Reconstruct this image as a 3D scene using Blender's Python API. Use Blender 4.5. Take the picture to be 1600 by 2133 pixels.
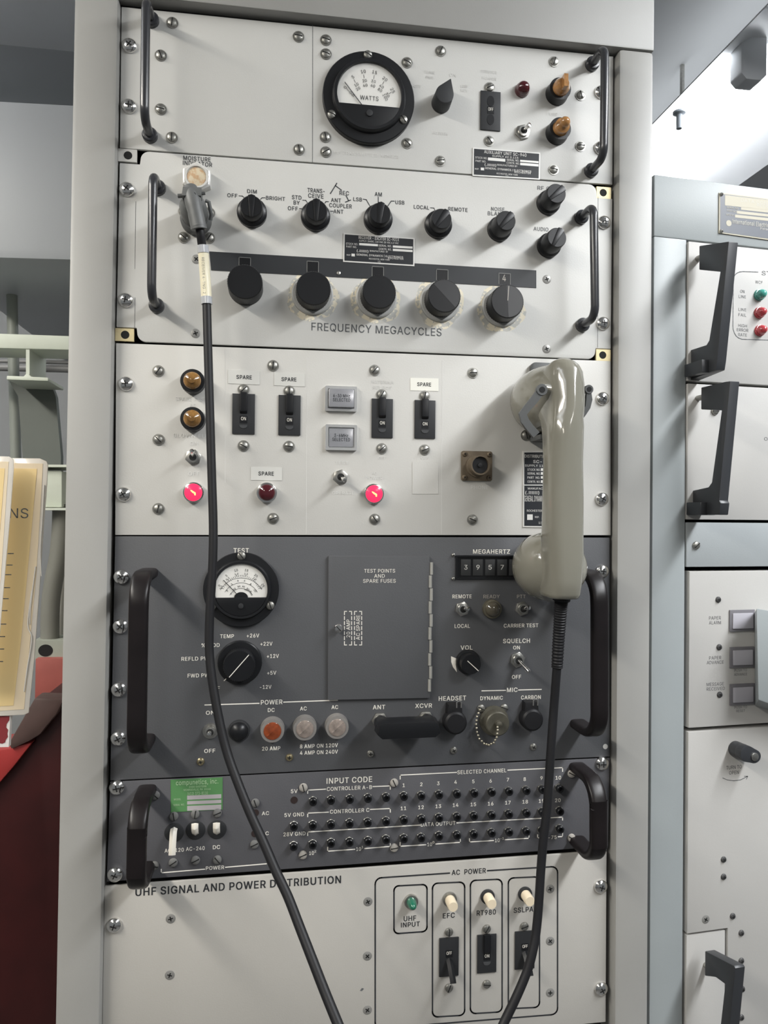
import bpy, math, random
from mathutils import Vector, Matrix
random.seed(7)
for o in list(bpy.data.objects): bpy.data.objects.remove(o)
S = bpy.context.scene
COL = S.collection
PI = math.pi

# ------------------------------------------------------------------ camera
# millimetres on the rack face: x right, z up from the top left corner of the
# topmost panel, d out of the face towards the viewer
Z0 = 2.0
CX, CD, CZ = 145.596, 712.33, -470.729
YAW, PITCH, ROLL, FPX = 0.146377, 0.0074247, 0.0085284, 1550.0
def cam_axes():
    f = Vector((math.sin(YAW)*math.cos(PITCH), math.cos(YAW)*math.cos(PITCH), math.sin(PITCH)))
    r = f.cross(Vector((0, 0, 1))).normalized(); u = r.cross(f)
    c, s = math.cos(ROLL), math.sin(ROLL)
    return c*r+s*u, c*u-s*r, f
CR, CU, CF = cam_axes()
CAM = Vector((CX/1000, -CD/1000, Z0+CZ/1000))
cam = bpy.data.cameras.new('camera'); camo = bpy.data.objects.new('camera', cam); COL.objects.link(camo)
camo.matrix_world = Matrix(((CR.x, CU.x, -CF.x, CAM.x), (CR.y, CU.y, -CF.y, CAM.y), (CR.z, CU.z, -CF.z, CAM.z), (0, 0, 0, 1)))
cam.sensor_fit = 'HORIZONTAL'; cam.sensor_width = 36; cam.lens = FPX/1600*36; cam.clip_start = .02
S.camera = camo

# ------------------------------------------------------------------ light
w = bpy.data.worlds.new('world'); S.world = w; w.use_nodes = True
w.node_tree.nodes['Background'].inputs[0].default_value = (.92, .97, 1, 1)
w.node_tree.nodes['Background'].inputs[1].default_value = .17
def area(name, loc, sx, sy, power, col, rot=(0, 0, 0)):
    l = bpy.data.lights.new(name, 'AREA'); l.shape = 'RECTANGLE'; l.size = sx; l.size_y = sy
    l.energy = power; l.color = col
    o = bpy.data.objects.new(name, l); COL.objects.link(o); o.location = loc; o.rotation_euler = rot
area('ceiling_lamp_right', (1.12, -.80, 2.34), .16, 1.2, 37, (.96, .98, 1))
area('ceiling_lamp_left', (-.90, -.75, 2.34), .16, 1.2, 38, (1, .95, .86))
area('ceiling_lamp_far_left', (-.9, -2.6, 2.42), .16, 1.2, 15, (1, .93, .82))
area('ceiling_lamp_far_right', (1.12, -2.6, 2.42), .16, 1.2, 15, (1, .97, .92))
for n_, x_, y_ in (('right', 1.12, -.8), ('left', -.9, -.75), ('back_left', -.9, .2)):
    area('added_uplight_'+n_, (x_, y_, 2.46), .12, 1.2, 7, (.96, .98, 1), (PI, 0, 0))  # unseen strips facing up, added only to brighten the ceiling
area('added_uplight_back_right', (CAM.x+.94, 1.5, 2.43), .10, 2.2, .9, (.93, .97, 1), (PI, 0, 0))  # one more added strip, lifts the ceiling behind the cabinet
vs = S.view_settings
vs.view_transform = 'Standard'; vs.look = 'None'; vs.gamma = 1; vs.use_curve_mapping = False
vs.exposure = 0.06

# ------------------------------------------------------------------ materials
MATS = {}
def mat(name, col, rough=.5, metal=0., noise=0., nscale=30., bump=0., coat=0., trans=0., emit=None, estr=0., spec=.5, alpha=1., ior=1.45, col2=None, thr=None):
    if name in MATS: return MATS[name]
    m = bpy.data.materials.new(name); m.use_nodes = True; MATS[name] = m
    nt = m.node_tree; b = nt.nodes['Principled BSDF']; I = b.inputs
    I['Base Color'].default_value = (*col, 1); I['Roughness'].default_value = rough; I['Metallic'].default_value = metal
    I['Coat Weight'].default_value = coat; I['Transmission Weight'].default_value = trans
    I['Specular IOR Level'].default_value = spec; I['IOR'].default_value = ior; I['Alpha'].default_value = alpha
    if emit: I['Emission Color'].default_value = (*emit, 1); I['Emission Strength'].default_value = estr
    tc = nt.nodes.new('ShaderNodeTexCoord')
    n = nt.nodes.new('ShaderNodeTexNoise'); n.inputs['Scale'].default_value = nscale; n.inputs['Detail'].default_value = 6
    nt.links.new(tc.outputs['Object'], n.inputs['Vector'])
    if noise or col2:
        r = nt.nodes.new('ShaderNodeValToRGB')
        if col2:
            r.color_ramp.elements[0].position = thr[0]; r.color_ramp.elements[1].position = thr[1]
            r.color_ramp.elements[0].color = (*col, 1); r.color_ramp.elements[1].color = (*col2, 1)
        else:
            r.color_ramp.elements[0].position = .3; r.color_ramp.elements[1].position = .7
            r.color_ramp.elements[0].color = (*[c*(1-noise) for c in col], 1)
            r.color_ramp.elements[1].color = (*[min(1, c*(1+noise)) for c in col], 1)
        nt.links.new(n.outputs['Fac'], r.inputs['Fac']); nt.links.new(r.outputs['Color'], I['Base Color'])
    if bump:
        n2 = nt.nodes.new('ShaderNodeTexNoise'); n2.inputs['Scale'].default_value = 700; n2.inputs['Detail'].default_value = 3
        nt.links.new(tc.outputs['Object'], n2.inputs['Vector'])
        bp = nt.nodes.new('ShaderNodeBump'); bp.inputs['Strength'].default_value = bump; bp.inputs['Distance'].default_value = .0006
        nt.links.new(n2.outputs['Fac'], bp.inputs['Height']); nt.links.new(bp.outputs['Normal'], I['Normal'])
    return m
PAINT = mat('light_grey_paint', (.55, .545, .52), .45, noise=.035, nscale=9, bump=.12)
PAINT3 = mat('warm_grey_paint', (.54, .53, .50), .45, noise=.03, nscale=9, bump=.12)
PAINT6 = mat('bone_grey_paint', (.43, .415, .385), .5, noise=.03, nscale=8, bump=.1)
DARK = mat('dark_grey_paint', (.083, .085, .091), .5, noise=.06, nscale=12, bump=.2)
DARK5 = mat('slate_grey_paint', (.086, .086, .094), .5, noise=.05, nscale=12, bump=.2)
FRAME = mat('frame_grey_paint', (.315, .311, .295), .42, noise=.06, nscale=6, bump=.07)
CABF = mat('cabinet_grey_paint', (.29, .315, .32), .42, noise=.04, nscale=6, bump=.08)
CABP = mat('cabinet_white_paint', (.45, .442, .425), .5, noise=.02, nscale=8, bump=.08)
CABB = mat('cabinet_blue_grey_paint', (.33, .355, .365), .5, noise=.02, nscale=8, bump=.08)
BLK = mat('black_plastic', (.009, .0095, .011), .35, spec=.4)
BLKM = mat('matt_black_plastic', (.02, .021, .023), .55)
METER = mat('black_phenolic', (.010, .0105, .012), .38, spec=.4)
RUB = mat('black_rubber', (.010, .010, .0115), .5, spec=.35)
FRM = mat('polished_frame', (.80, .80, .79), .28, metal=.85)
HND = mat('black_enamel', (.009, .007, .0075), .36, noise=.2, nscale=40, spec=.35)
ROD = mat('black_rod_enamel', (.035, .036, .04), .25)
CHROME = mat('chrome', (.8, .79, .77), .16, metal=1)
NICK = mat('nickel', (.52, .51, .48), .3, metal=1, noise=.15, nscale=200)
STEEL = mat('dull_steel', (.34, .335, .31), .38, metal=.9, noise=.2, nscale=300)
DKSC = mat('blackened_screw', (.055, .055, .056), .45)
PSC = mat('painted_screw', (.14, .14, .135), .5)
WSC = mat('grey_painted_screw', (.34, .32, .29), .5)
SLOT = mat('slot_shadow_black', (.008, .008, .008), .8)
INKB = mat('black_ink', (.022, .024, .028), .6)
INKG = mat('worn_grey_ink', (.10, .105, .11), .7, noise=.5, nscale=400)
INKW = mat('white_ink', (.80, .77, .70), .6)
INKD = mat('dim_white_ink', (.40, .37, .33), .6)
INKP = mat('worn_pale_ink', (.66, .655, .63), .7)
BRASS = mat('brass_plated_screw', (.62, .53, .33), .3, metal=1)
YELM = mat('yellow_chromate_metal', (.66, .56, .33), .45, metal=.35, noise=.1, nscale=150)
AMB = mat('amber_lens', (.36, .18, .065), .15, coat=.5, noise=.35, nscale=160)
AMBD = mat('brown_amber_lens', (.22, .115, .035), .12, coat=.6, noise=.4, nscale=160)
ORG = mat('orange_lens', (.22, .048, .016), .15, coat=.6, noise=.3, nscale=200)
CLR = mat('clear_fuse_lens', (.24, .20, .175), .12, coat=.7, noise=.3, nscale=200)
FUSEB = mat('grey_fuse_body', (.20, .19, .18), .4)
REDL = mat('dark_red_lens', (.065, .009, .013), .1, coat=.8)
REDG = mat('lit_red_lens', (.8, .02, .05), .2, emit=(1, .02, .075), estr=1.5)
FIL = mat('glowing_filament', (1, .5, .1), .3, emit=(1, .42, .10), estr=3.2)
GRNL = mat('dark_green_lens', (.012, .12, .07), .12, coat=.6)
TEAL = mat('pale_green_lens', (.08, .36, .30), .15, coat=.6)
PINK = mat('rose_red_lens', (.42, .05, .06), .15, coat=.6)
IVORY = mat('ivory_lens', (.72, .62, .46), .3)
WHT = mat('white_lever_plastic', (.74, .70, .62), .35)
FACE = mat('meter_face_white', (.78, .77, .73), .4)
GLASS = mat('meter_glass', (1, 1, 1), .03, trans=1, alpha=.16, spec=.4)
HSET = mat('olive_grey_plastic', (.205, .198, .163), .13, coat=.5)
CRAD = mat('grey_hammered_metal', (.075, .078, .078), .4)
OLV = mat('olive_drab_metal', (.085, .08, .062), .5, metal=.3, noise=.2, nscale=120)
BRN = mat('bronze_anodised', (.17, .135, .095), .45, metal=.4, noise=.2, nscale=100)
SHELL = mat('grey_connector_shell', (.12, .124, .122), .48, metal=.1, noise=.1, nscale=100)
TAPE = mat('grey_label_tape', (.60, .595, .56), .35)
TAPEW = mat('white_label_tape', (.80, .79, .72), .35)
PLATEB = mat('nameplate_black', (.018, .02, .024), .35)
PLATEM = mat('nameplate_aluminium', (.70, .69, .66), .35, metal=.3)
GREEN = mat('green_label', (.09, .23, .085), .45)
LILAC = mat('pale_label_field', (.40, .37, .38), .5)
SILV = mat('silver_legend_face', (.42, .425, .45), .22, metal=.5)
SLEEVE = mat('yellowed_sleeve', (.80, .74, .55), .3, coat=.5)
CLRSL = mat('clear_sleeve', (.45, .46, .48), .12, coat=.7)
MOIST = mat('moisture_window', (.52, .34, .2), .3, col2=(.62, .53, .38), thr=(.42, .58), nscale=240)
NUTL = mat('pale_alloy_nut', (.66, .65, .62), .35, metal=.2)
WORN = mat('chipped_paint', (.46, .455, .42), .6, col2=(.72, .66, .52), thr=(.46, .50), nscale=150)
GREYC = mat('grey_dial_collar', (.36, .36, .345), .5, noise=.08, nscale=60)
INTER = mat('rack_inside_black', (.02, .02, .02), .8)
HINGE = mat('hinge_metal', (.55, .54, .50), .4, metal=.6)

# ------------------------------------------------------------------ frames and pixels
class Frame:
    """a flat face in the world: x right, z up, d out"""
    def __init__(s, ox, oz, od, ang):
        s.o = Vector((ox/1000, -od/1000, Z0+oz/1000)); s.ang = ang
        s.ax = Vector((math.cos(ang), math.sin(ang), 0)); s.n = Vector((math.sin(ang), -math.cos(ang), 0))
    def world(s, x, z, d=0): return s.o+s.ax*(x/1000)+Vector((0, 0, z/1000))+s.n*(d/1000)
    def at(s, px, py, d=0):
        """photo pixel -> (x, z) in mm on the plane that stands d in front of the face"""
        v = CR*((px-800)/FPX)-CU*((py-1066.5)/FPX)+CF
        p0 = s.o+s.n*(d/1000); t = (p0-CAM).dot(s.n)/v.dot(s.n); q = CAM+v*t-s.o
        return q.dot(s.ax)*1000, q.z*1000
    def scale(s, px, py, d=0):
        a = s.at(px-5, py, d); b = s.at(px+5, py, d); c = s.at(px, py-5, d); e = s.at(px, py+5, d)
        return (b[0]-a[0])/10, (c[1]-e[1])/10
RK = Frame(0, 0, 0, 0)

# ------------------------------------------------------------------ mesh building (mm, x / z / d)
class M:
    def __init__(s): s.v = []; s.f = []; s.m = []
    def add(s, v, f, mi=0):
        n = len(s.v); s.v += [tuple(p) for p in v]
        for q in f: s.f.append(tuple(i+n for i in q)); s.m.append(mi)
        return s
    def box(s, x0, x1, z0, z1, d0, d1, mi=0):
        v = [(x, z, d) for d in (d0, d1) for z in (z0, z1) for x in (x0, x1)]
        return s.add(v, [(0, 1, 3, 2), (4, 6, 7, 5), (0, 4, 5, 1), (2, 3, 7, 6), (0, 2, 6, 4), (1, 5, 7, 3)], mi)
    def prism(s, poly, d0, d1, mi=0, top=None):
        n = len(poly); q = top or poly
        v = [(x, z, d0) for x, z in poly]+[(x, z, d1) for x, z in q]
        f = [tuple(range(n)), tuple(range(2*n-1, n-1, -1))]
        f += [(i, i+n, (i+1) % n+n, (i+1) % n) for i in range(n)]
        return s.add(v, f, mi)
    def lathe(s, prof, n=28, cx=0, cz=0, mi=0, sx=1., sz=1., rot=0.):
        v = []; f = []
        for r, d in prof:
            for k in range(n):
                a = 2*PI*k/n+rot; v.append((cx+r*math.cos(a)*sx, cz+r*math.sin(a)*sz, d))
        for i in range(len(prof)-1):
            for k in range(n):
                f.append((i*n+k, i*n+(k+1) % n, (i+1)*n+(k+1) % n, (i+1)*n+k))
        f.append(tuple(range(n-1, -1, -1))); L = (len(prof)-1)*n; f.append(tuple(range(L, L+n)))
        return s.add(v, f, mi)
    def tube(s, pts, r, n=12, rb=None, mi=0, up=None, radii=None, ex=2.):
        """sweep an ellipse (r across, rb along the second axis) along a path"""
        P = [Vector(p) for p in pts]; v = []; f = []
        t0 = (P[1]-P[0]).normalized()
        u = Vector(up) if up else Vector((0, 0, 1))
        if abs(t0.dot(u)) > .95: u = Vector((1, 0, 0))
        a = (u-t0*u.dot(t0)).normalized()
        for i, p in enumerate(P):
            t = (P[min(i+1, len(P)-1)]-P[max(i-1, 0)]).normalized()
            base = Vector(up) if up else a
            q = base-t*base.dot(t)
            if q.length > 1e-4: a = q.normalized()
            b = t.cross(a)
            k0 = radii[i] if radii else 1.
            for k in range(n):
                th = 2*PI*k/n
                co, si = math.cos(th), math.sin(th)
                v.append(p+a*(r*k0*math.copysign(abs(co)**(2/ex), co))+b*((rb or r)*k0*math.copysign(abs(si)**(2/ex), si)))
        for i in range(len(P)-1):
            for k in range(n):
                f.append((i*n+k, i*n+(k+1) % n, (i+1)*n+(k+1) % n, (i+1)*n+k))
        f.append(tuple(range(n-1, -1, -1))); L = (len(P)-1)*n; f.append(tuple(range(L, L+n)))
        return s.add(v, f, mi)
    def stroke(s, pts, wd, d0=.02, d1=.16, mi=0):
        for (x0, z0), (x1, z1) in zip(pts, pts[1:]):
            L = math.hypot(x1-x0, z1-z0) or 1; ux, uz = (x1-x0)/L*wd/2, (z1-z0)/L*wd/2
            s.prism([(x0-ux+uz, z0-uz-ux), (x1+ux+uz, z1+uz-ux), (x1+ux-uz, z1+uz+ux), (x0-ux-uz, z0-uz+ux)], d0, d1, mi)
        return s
    def text(s, body, cx, cz, wd, h, d=.14, bold=.012, rot=0., mi=0):
        v, f, W, H, x0, y0 = glyphs(body, bold)
        k = h/CAP; kx = wd/W if wd else k*.95
        c, sn = math.cos(rot), math.sin(rot); out = []
        for x, y, e in v:
            a = (x-x0-W/2)*kx; b = (y-CAP/2)*k*.97
            out.append((cx+a*c-b*sn, cz+a*sn+b*c, d+e))
        return s.add(out, f, mi)
    def mesh(s, name, mats, smooth=30, bev=0):
        me = bpy.data.meshes.new(name)
        me.from_pydata([(x/1000, -d/1000, z/1000) for x, z, d in s.v], [], s.f)
        for m in mats: me.materials.append(m)
        if len(mats) > 1: me.polygons.foreach_set('material_index', s.m)
        bm = bmesh.new(); bm.from_mesh(me)
        bmesh.ops.recalc_face_normals(bm, faces=bm.faces)
        if bev:
            es = [e for e in bm.edges if len(e.link_faces) == 2 and e.calc_face_angle(0) > .6]
            bmesh.ops.bevel(bm, geom=es, offset=bev/1000, segments=2, affect='EDGES', profile=.6)
        for fc in bm.faces: fc.smooth = True
        lim = math.radians(smooth)
        for e in bm.edges:
            if len(e.link_faces) == 2: e.smooth = e.calc_face_angle(0) < lim
        bm.to_mesh(me); bm.free()
        return me
import bmesh
# outlines of the lettering: advance | closed loops, in thousandths of the type size
GLYPH = {
'%': '676|175,283 146,286 121,297 101,314 86,335 78,360 75,388 75,412 78,440 87,464 101,486 121,503 146,513 175,517 206,513 230,503 250,486 264,464 273,440 276,412 276,388 273,360 264,335 250,314 230,297 205,286|175,327 198,332 212,346 221,365 223,388 223,412 221,435 213,454 198,468 175,473 153,468 138,454 130,435 127,412 127,388 130,365 138,346 153,332|501,-10 471,-6 446,5 426,21 412,43 403,68 400,95 400,120 403,147 412,172 427,194 447,210 471,221 501,225 531,221 556,210 576,194 590,172 598,147 601,120 601,95 598,68 589,43 575,21 555,5 531,-6|501,35 523,39 538,53 546,73 549,95 549,120 546,142 538,162 524,176 501,180 479,176 464,162 456,142 453,120 453,95 455,73 464,53 479,39|132,0 482,509 540,509 191,0',
'(': '273|89,207 92,264 101,324 114,384 132,441 153,494 177,539 236,539 212,485 191,428 174,370 161,313 154,258 151,207 154,161 160,115 172,67 188,16 209,-38 236,-96 177,-96 139,-21 111,55 95,131',
')': '273|37,-96 64,-37 86,18 102,69 113,116 120,162 122,207 119,258 112,313 99,370 82,428 62,485 37,539 97,539 121,494 142,441 159,384 173,323 181,264 184,207 178,130 161,53 134,-22 97,-96',
'+': '453|198,34 198,364 255,364 255,34|61,172 61,226 391,226 391,172',
',': '188|38,-119 68,71 137,71 84,-119',
'-': '453|337,244 337,188 114,188 114,244',
'.': '188|95,-4 78,-1 63,9 53,24 50,41 53,59 63,73 78,83 95,87 113,83 128,73 138,59 141,41 138,24 128,9 113,-1',
'/': '249|235,533 71,-76 14,-76 178,533',
'0': '453|227,-7 174,1 130,24 95,62 69,113 53,178 48,254 53,330 69,395 95,447 130,484 174,508 227,516 279,508 323,484 358,447 384,395 400,330 405,254 400,178 384,113 359,62 323,24 279,1|227,50 261,56 290,74 313,103 330,144 340,194 344,254 340,314 330,365 313,405 290,435 261,453 227,460 192,453 163,435 140,405 123,365 113,314 109,254 113,194 123,144 140,103 163,74 192,56',
'1': '453|76,0 76,55 391,55 391,0|276,509 276,0 212,0 212,448 209,448 86,358 86,427 198,509',
'2': '453|64,0 64,47 234,229 261,257 282,282 299,305 311,327 318,348 320,371 317,397 308,419 293,436 273,449 250,457 224,460 196,457 172,447 153,433 139,413 130,390 127,362 66,362 71,405 86,442 111,473 143,496 182,511 225,516 268,511 306,497 337,474 361,445 376,411 381,372 378,345 371,318 357,290 336,259 306,223 267,180 153,60 153,57 389,57 389,0',
'3': '453|218,-7 173,-3 133,10 98,30 70,57 52,91 44,132 109,132 115,107 126,87 144,71 165,59 191,52 219,50 248,53 275,61 297,74 315,93 325,116 329,145 326,172 316,196 299,217 275,234 242,244 201,248 157,248 157,299 288,448 288,452 70,452 70,509 372,509 372,461 211,278 211,289 264,288 308,276 344,253 371,222 387,186 393,145 387,103 370,66 344,36 309,12 266,-2',
'4': '453|40,105 40,158 247,509 311,509 109,166 109,163 413,163 413,105|282,0 282,121 282,146 282,318 343,318 343,0',
'5': '453|221,-7 178,-2 140,11 108,32 83,60 66,93 60,130 122,130 127,108 138,89 154,73 173,60 196,52 221,50 250,53 276,64 298,82 314,104 324,131 328,162 324,193 314,221 297,244 275,262 248,273 218,277 192,275 167,268 145,258 128,246 67,253 96,509 366,509 366,452 151,452 134,301 136,301 155,315 178,325 203,331 229,334 263,330 294,321 321,306 345,285 364,260 379,231 388,199 391,163 385,117 369,76 343,41 309,15 268,-1',
'6': '453|226,-7 182,-1 142,15 109,40 84,74 69,115 64,162 68,199 80,239 102,285 137,340 252,509 322,509 151,261 145,261 154,275 165,288 179,299 196,307 214,312 235,314 278,309 316,295 346,271 370,240 384,201 389,157 384,112 368,73 343,39 310,14 271,-2|226,48 254,52 279,63 299,79 314,101 324,128 327,157 324,187 314,213 299,235 279,251 254,262 226,265 198,262 174,252 153,235 138,214 128,188 125,158 128,128 138,102 153,79 174,63 198,52',
'7': '453|97,0 323,448 323,452 62,452 62,509 391,509 391,449 165,0',
'8': '453|226,-7 178,-2 136,11 101,33 74,62 57,96 52,135 55,166 65,195 81,220 101,241 125,256 153,265 153,267 119,282 93,308 76,342 70,380 75,417 90,450 114,477 146,498 184,511 226,516 269,511 306,498 337,477 361,450 377,417 382,380 376,342 359,308 333,282 300,267 300,265 327,256 351,241 372,220 387,195 397,166 401,135 395,96 378,62 352,33 317,11 275,-2|226,49 258,52 285,60 307,74 323,91 333,113 337,139 333,165 322,189 305,208 283,223 256,232 226,235 196,232 169,223 147,208 130,189 119,165 115,139 119,113 129,91 145,74 167,60 195,52|226,290 252,292 274,300 293,313 307,330 316,351 319,376 316,399 308,420 294,437 275,449 252,457 226,460 200,457 177,449 159,437 145,420 136,399 133,376 136,351 145,330 159,313 178,300 201,292',
'9': '453|226,516 271,510 310,494 343,468 368,434 384,393 389,347 385,309 373,270 350,224 315,168 200,0 130,0 301,248 307,248 299,234 287,221 273,210 257,202 238,196 218,195 175,199 137,214 106,237 83,269 68,307 64,352 69,397 85,436 110,469 143,494 182,510|226,460 199,457 174,446 154,429 138,407 129,381 125,352 129,322 138,295 154,274 174,257 199,247 226,243 254,247 279,257 299,273 314,295 324,321 327,350 324,381 314,407 299,429 279,446 254,457',
':': '188|95,-4 78,-1 63,9 53,24 50,41 53,59 63,73 78,83 95,87 113,83 128,73 138,59 141,41 138,24 128,9 113,-1|95,271 78,274 63,284 53,299 50,316 53,334 63,349 78,359 95,362 113,359 128,349 138,334 141,316 138,299 128,284 113,274',
'A': '480|16,0 201,509 276,509 463,0 395,0 287,302 276,334 264,372 250,420 232,478 245,478 228,419 213,371 201,333 191,302 85,0|110,142 110,199 370,199 370,142',
'B': '456|60,0 60,509 241,509 289,504 329,491 359,469 381,442 394,410 398,374 395,344 387,320 373,301 356,286 336,275 315,267 315,262 339,257 363,245 385,227 402,203 414,173 418,136 413,100 400,67 377,39 344,18 301,4 247,0|125,57 245,57 296,63 330,80 349,105 355,137 352,161 342,184 327,203 306,218 279,228 248,231 125,231|125,285 238,285 265,288 288,296 308,309 323,326 333,348 336,372 330,403 313,429 283,446 240,452 125,452',
'C': '510|267,-7 205,1 150,25 104,63 70,115 48,179 40,254 48,329 70,393 104,445 150,484 205,508 267,516 305,513 340,504 373,490 402,471 427,447 448,418 463,385 473,348 408,348 401,373 389,395 375,413 357,428 337,440 315,449 292,454 267,456 223,450 184,432 150,403 125,364 109,314 103,254 109,194 125,145 151,105 184,76 223,59 267,53 292,55 315,60 337,69 357,81 375,96 389,114 401,136 408,160 473,160 463,124 448,91 428,62 402,38 373,19 341,5 305,-4',
'D': '502|219,0 96,0 96,57 215,57 272,63 318,81 354,110 379,149 394,198 399,255 394,312 379,361 354,399 320,428 275,446 221,452 93,452 93,509 225,509 294,501 353,478 399,441 433,391 455,329 462,255 455,181 433,119 398,68 351,31 291,8|125,509 125,0 60,0 60,509',
'E': '419|60,0 60,509 372,509 372,452 125,452 125,286 355,286 355,229 125,229 125,57 375,57 375,0',
'F': '410|60,0 60,509 369,509 369,452 125,452 125,278 346,278 346,221 125,221 125,0',
'G': '520|269,-7 205,1 149,25 104,64 69,116 47,179 40,254 47,329 69,393 103,445 149,484 203,508 265,516 304,513 340,504 374,489 403,469 429,445 449,416 465,384 474,349 408,349 399,372 387,393 373,411 356,427 337,439 315,448 291,454 265,456 222,450 183,432 150,404 125,364 109,314 103,254 109,194 125,145 151,105 184,76 224,59 269,53 309,57 345,71 374,93 396,123 410,160 415,202 434,199 283,199 283,256 478,256 478,200 471,141 451,91 419,50 377,19 326,0',
'H': '517|60,0 60,509 125,509 125,289 392,289 392,509 457,509 457,0 392,0 392,232 125,232 125,0',
'I': '185|60,509 125,509 125,0 60,0',
'J': '396|185,-7 124,3 75,33 44,81 33,145 33,173 98,173 98,145 104,104 122,74 149,56 185,50 220,56 248,74 266,104 272,145 272,509 336,509 336,145 326,81 294,33 246,3',
'K': '467|104,145 104,216 122,239 139,261 157,282 174,303 193,324 212,344 364,509 448,509 231,276 228,276|60,0 60,509 125,509 125,334 124,225 125,193 125,0|372,0 188,259 228,309 449,0',
'L': '393|60,0 60,509 125,509 125,57 361,57 361,0',
'M': '628|60,0 60,509 152,509 277,187 282,174 287,159 293,141 299,123 305,103 311,84 317,65 322,49 307,49 312,65 318,83 324,102 330,121 336,140 342,158 348,174 352,187 476,509 568,509 568,0 504,0 504,291 504,308 504,327 505,347 505,369 506,391 506,413 507,435 507,457 513,457 505,433 498,409 490,386 482,363 474,341 467,322 461,305 456,291 342,0 286,0 170,291 165,304 159,321 152,340 145,361 137,384 129,408 121,432 112,457 119,457 119,437 120,416 120,394 121,372 121,350 122,328 122,309 122,291 122,0',
'N': '523|60,0 60,509 136,509 343,183 352,169 363,151 375,130 388,107 401,82 414,55 405,54 402,81 401,108 400,134 399,157 399,178 399,195 399,509 463,509 463,0 387,0 202,290 190,310 177,331 164,354 148,381 130,413 108,452 119,454 121,417 122,384 123,354 124,328 125,307 125,291 125,0',
'O': '533|267,-7 205,1 150,25 105,63 70,115 48,179 40,254 48,329 70,393 105,445 150,484 205,508 267,516 329,508 384,484 429,445 464,393 486,329 493,254 486,179 464,115 429,63 384,25 329,1|267,53 310,59 349,76 383,105 408,144 425,194 430,254 425,314 408,365 383,404 349,433 310,450 267,456 223,450 184,433 151,404 125,364 109,314 103,254 109,194 125,144 151,105 184,76 223,59',
'P': '445|60,0 60,509 235,509 289,503 332,487 366,462 390,430 404,391 409,348 404,304 390,265 366,233 332,207 289,191 235,186 125,186 125,0|125,242 233,242 269,246 297,256 318,272 333,294 342,319 344,348 342,376 333,402 318,423 297,439 268,449 232,452 125,452',
'Q': '533|245,159 313,159 369,85 384,65 468,-48 401,-48 346,27 331,46|267,-7 205,1 150,25 105,63 70,115 48,179 40,254 48,329 70,393 105,445 150,484 205,508 267,516 329,508 384,484 429,445 464,393 486,329 493,254 486,179 464,115 429,63 384,25 329,1|267,53 310,59 349,76 383,105 408,144 425,194 430,254 425,314 408,365 383,404 349,433 310,450 267,456 223,450 184,433 151,404 125,364 109,314 103,254 109,194 125,144 151,105 184,76 223,59',
'R': '449|60,0 60,509 236,509 290,504 333,489 367,465 390,433 405,395 409,352 405,309 390,271 367,240 333,217 289,203 236,198 125,198 125,0|125,255 234,255 269,258 298,267 319,281 334,300 342,324 345,352 342,380 334,405 319,425 298,440 269,449 233,452 125,452|353,0 230,229 303,229 428,0',
'S': '447|224,-9 172,-4 128,9 91,31 64,60 46,96 38,137 104,137 110,110 123,88 142,71 166,59 194,52 224,49 257,52 286,60 311,74 329,92 341,114 346,139 342,161 332,179 316,193 296,205 272,214 245,222 184,239 128,260 86,289 60,326 52,372 58,413 75,448 102,476 138,498 180,511 227,516 275,511 316,498 351,476 377,449 394,415 401,378 337,378 326,412 302,437 267,453 225,459 194,456 167,448 145,435 129,418 118,398 115,376 119,352 131,334 148,319 169,308 191,300 212,293 264,279 287,272 312,264 336,252 359,238 379,220 395,198 405,171 408,139 403,99 386,64 360,34 323,11 278,-4',
'T': '449|32,452 32,509 417,509 417,452 257,452 257,0 193,0 193,452',
'U': '517|259,-8 203,-2 154,15 114,43 85,80 66,124 60,173 60,509 124,509 124,178 128,144 141,113 160,87 187,68 220,56 259,52 298,56 331,68 357,87 377,113 389,144 393,178 393,509 457,509 457,173 451,124 433,80 403,43 363,15 315,-2',
'V': '480|204,0 16,509 84,509 192,206 203,176 215,137 230,89 248,31 235,31 252,90 267,138 279,176 290,206 395,509 463,509 278,0',
'W': '686|155,0 16,509 82,509 163,196 170,171 175,145 181,120 187,94 192,67 197,40 189,40 194,67 200,94 205,120 211,145 218,171 224,196 306,509 380,509 462,196 468,171 474,145 480,120 486,94 492,67 497,40 488,40 493,67 499,94 504,120 510,145 517,171 523,196 603,509 670,509 530,0 455,0 368,323 359,356 351,391 344,431 336,475 350,475 342,433 335,395 327,359 318,323 230,0',
'X': '474|18,0 217,284 217,236 29,509 104,509 178,400 192,379 204,361 214,345 223,329 233,312 243,292 232,292 243,311 252,329 261,345 272,361 284,379 298,400 374,509 446,509 259,239 259,287 456,0 382,0 292,129 279,149 268,165 259,180 250,195 241,212 230,231 244,231 235,213 225,196 216,181 206,166 195,149 182,129 91,0',
'Y': '472|203,0 203,208 16,509 91,509 192,344 208,318 222,292 236,264 250,230 224,230 237,265 251,293 265,318 280,344 381,509 455,509 268,208 268,0',
'Z': '438|42,0 42,46 273,385 289,408 306,431 323,453 341,476 348,454 317,453 285,452 254,452 223,452 40,452 40,509 397,509 397,462 169,129 152,105 134,81 116,57 97,33 90,54 121,56 152,57 183,57 214,57 399,57 399,0',
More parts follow.
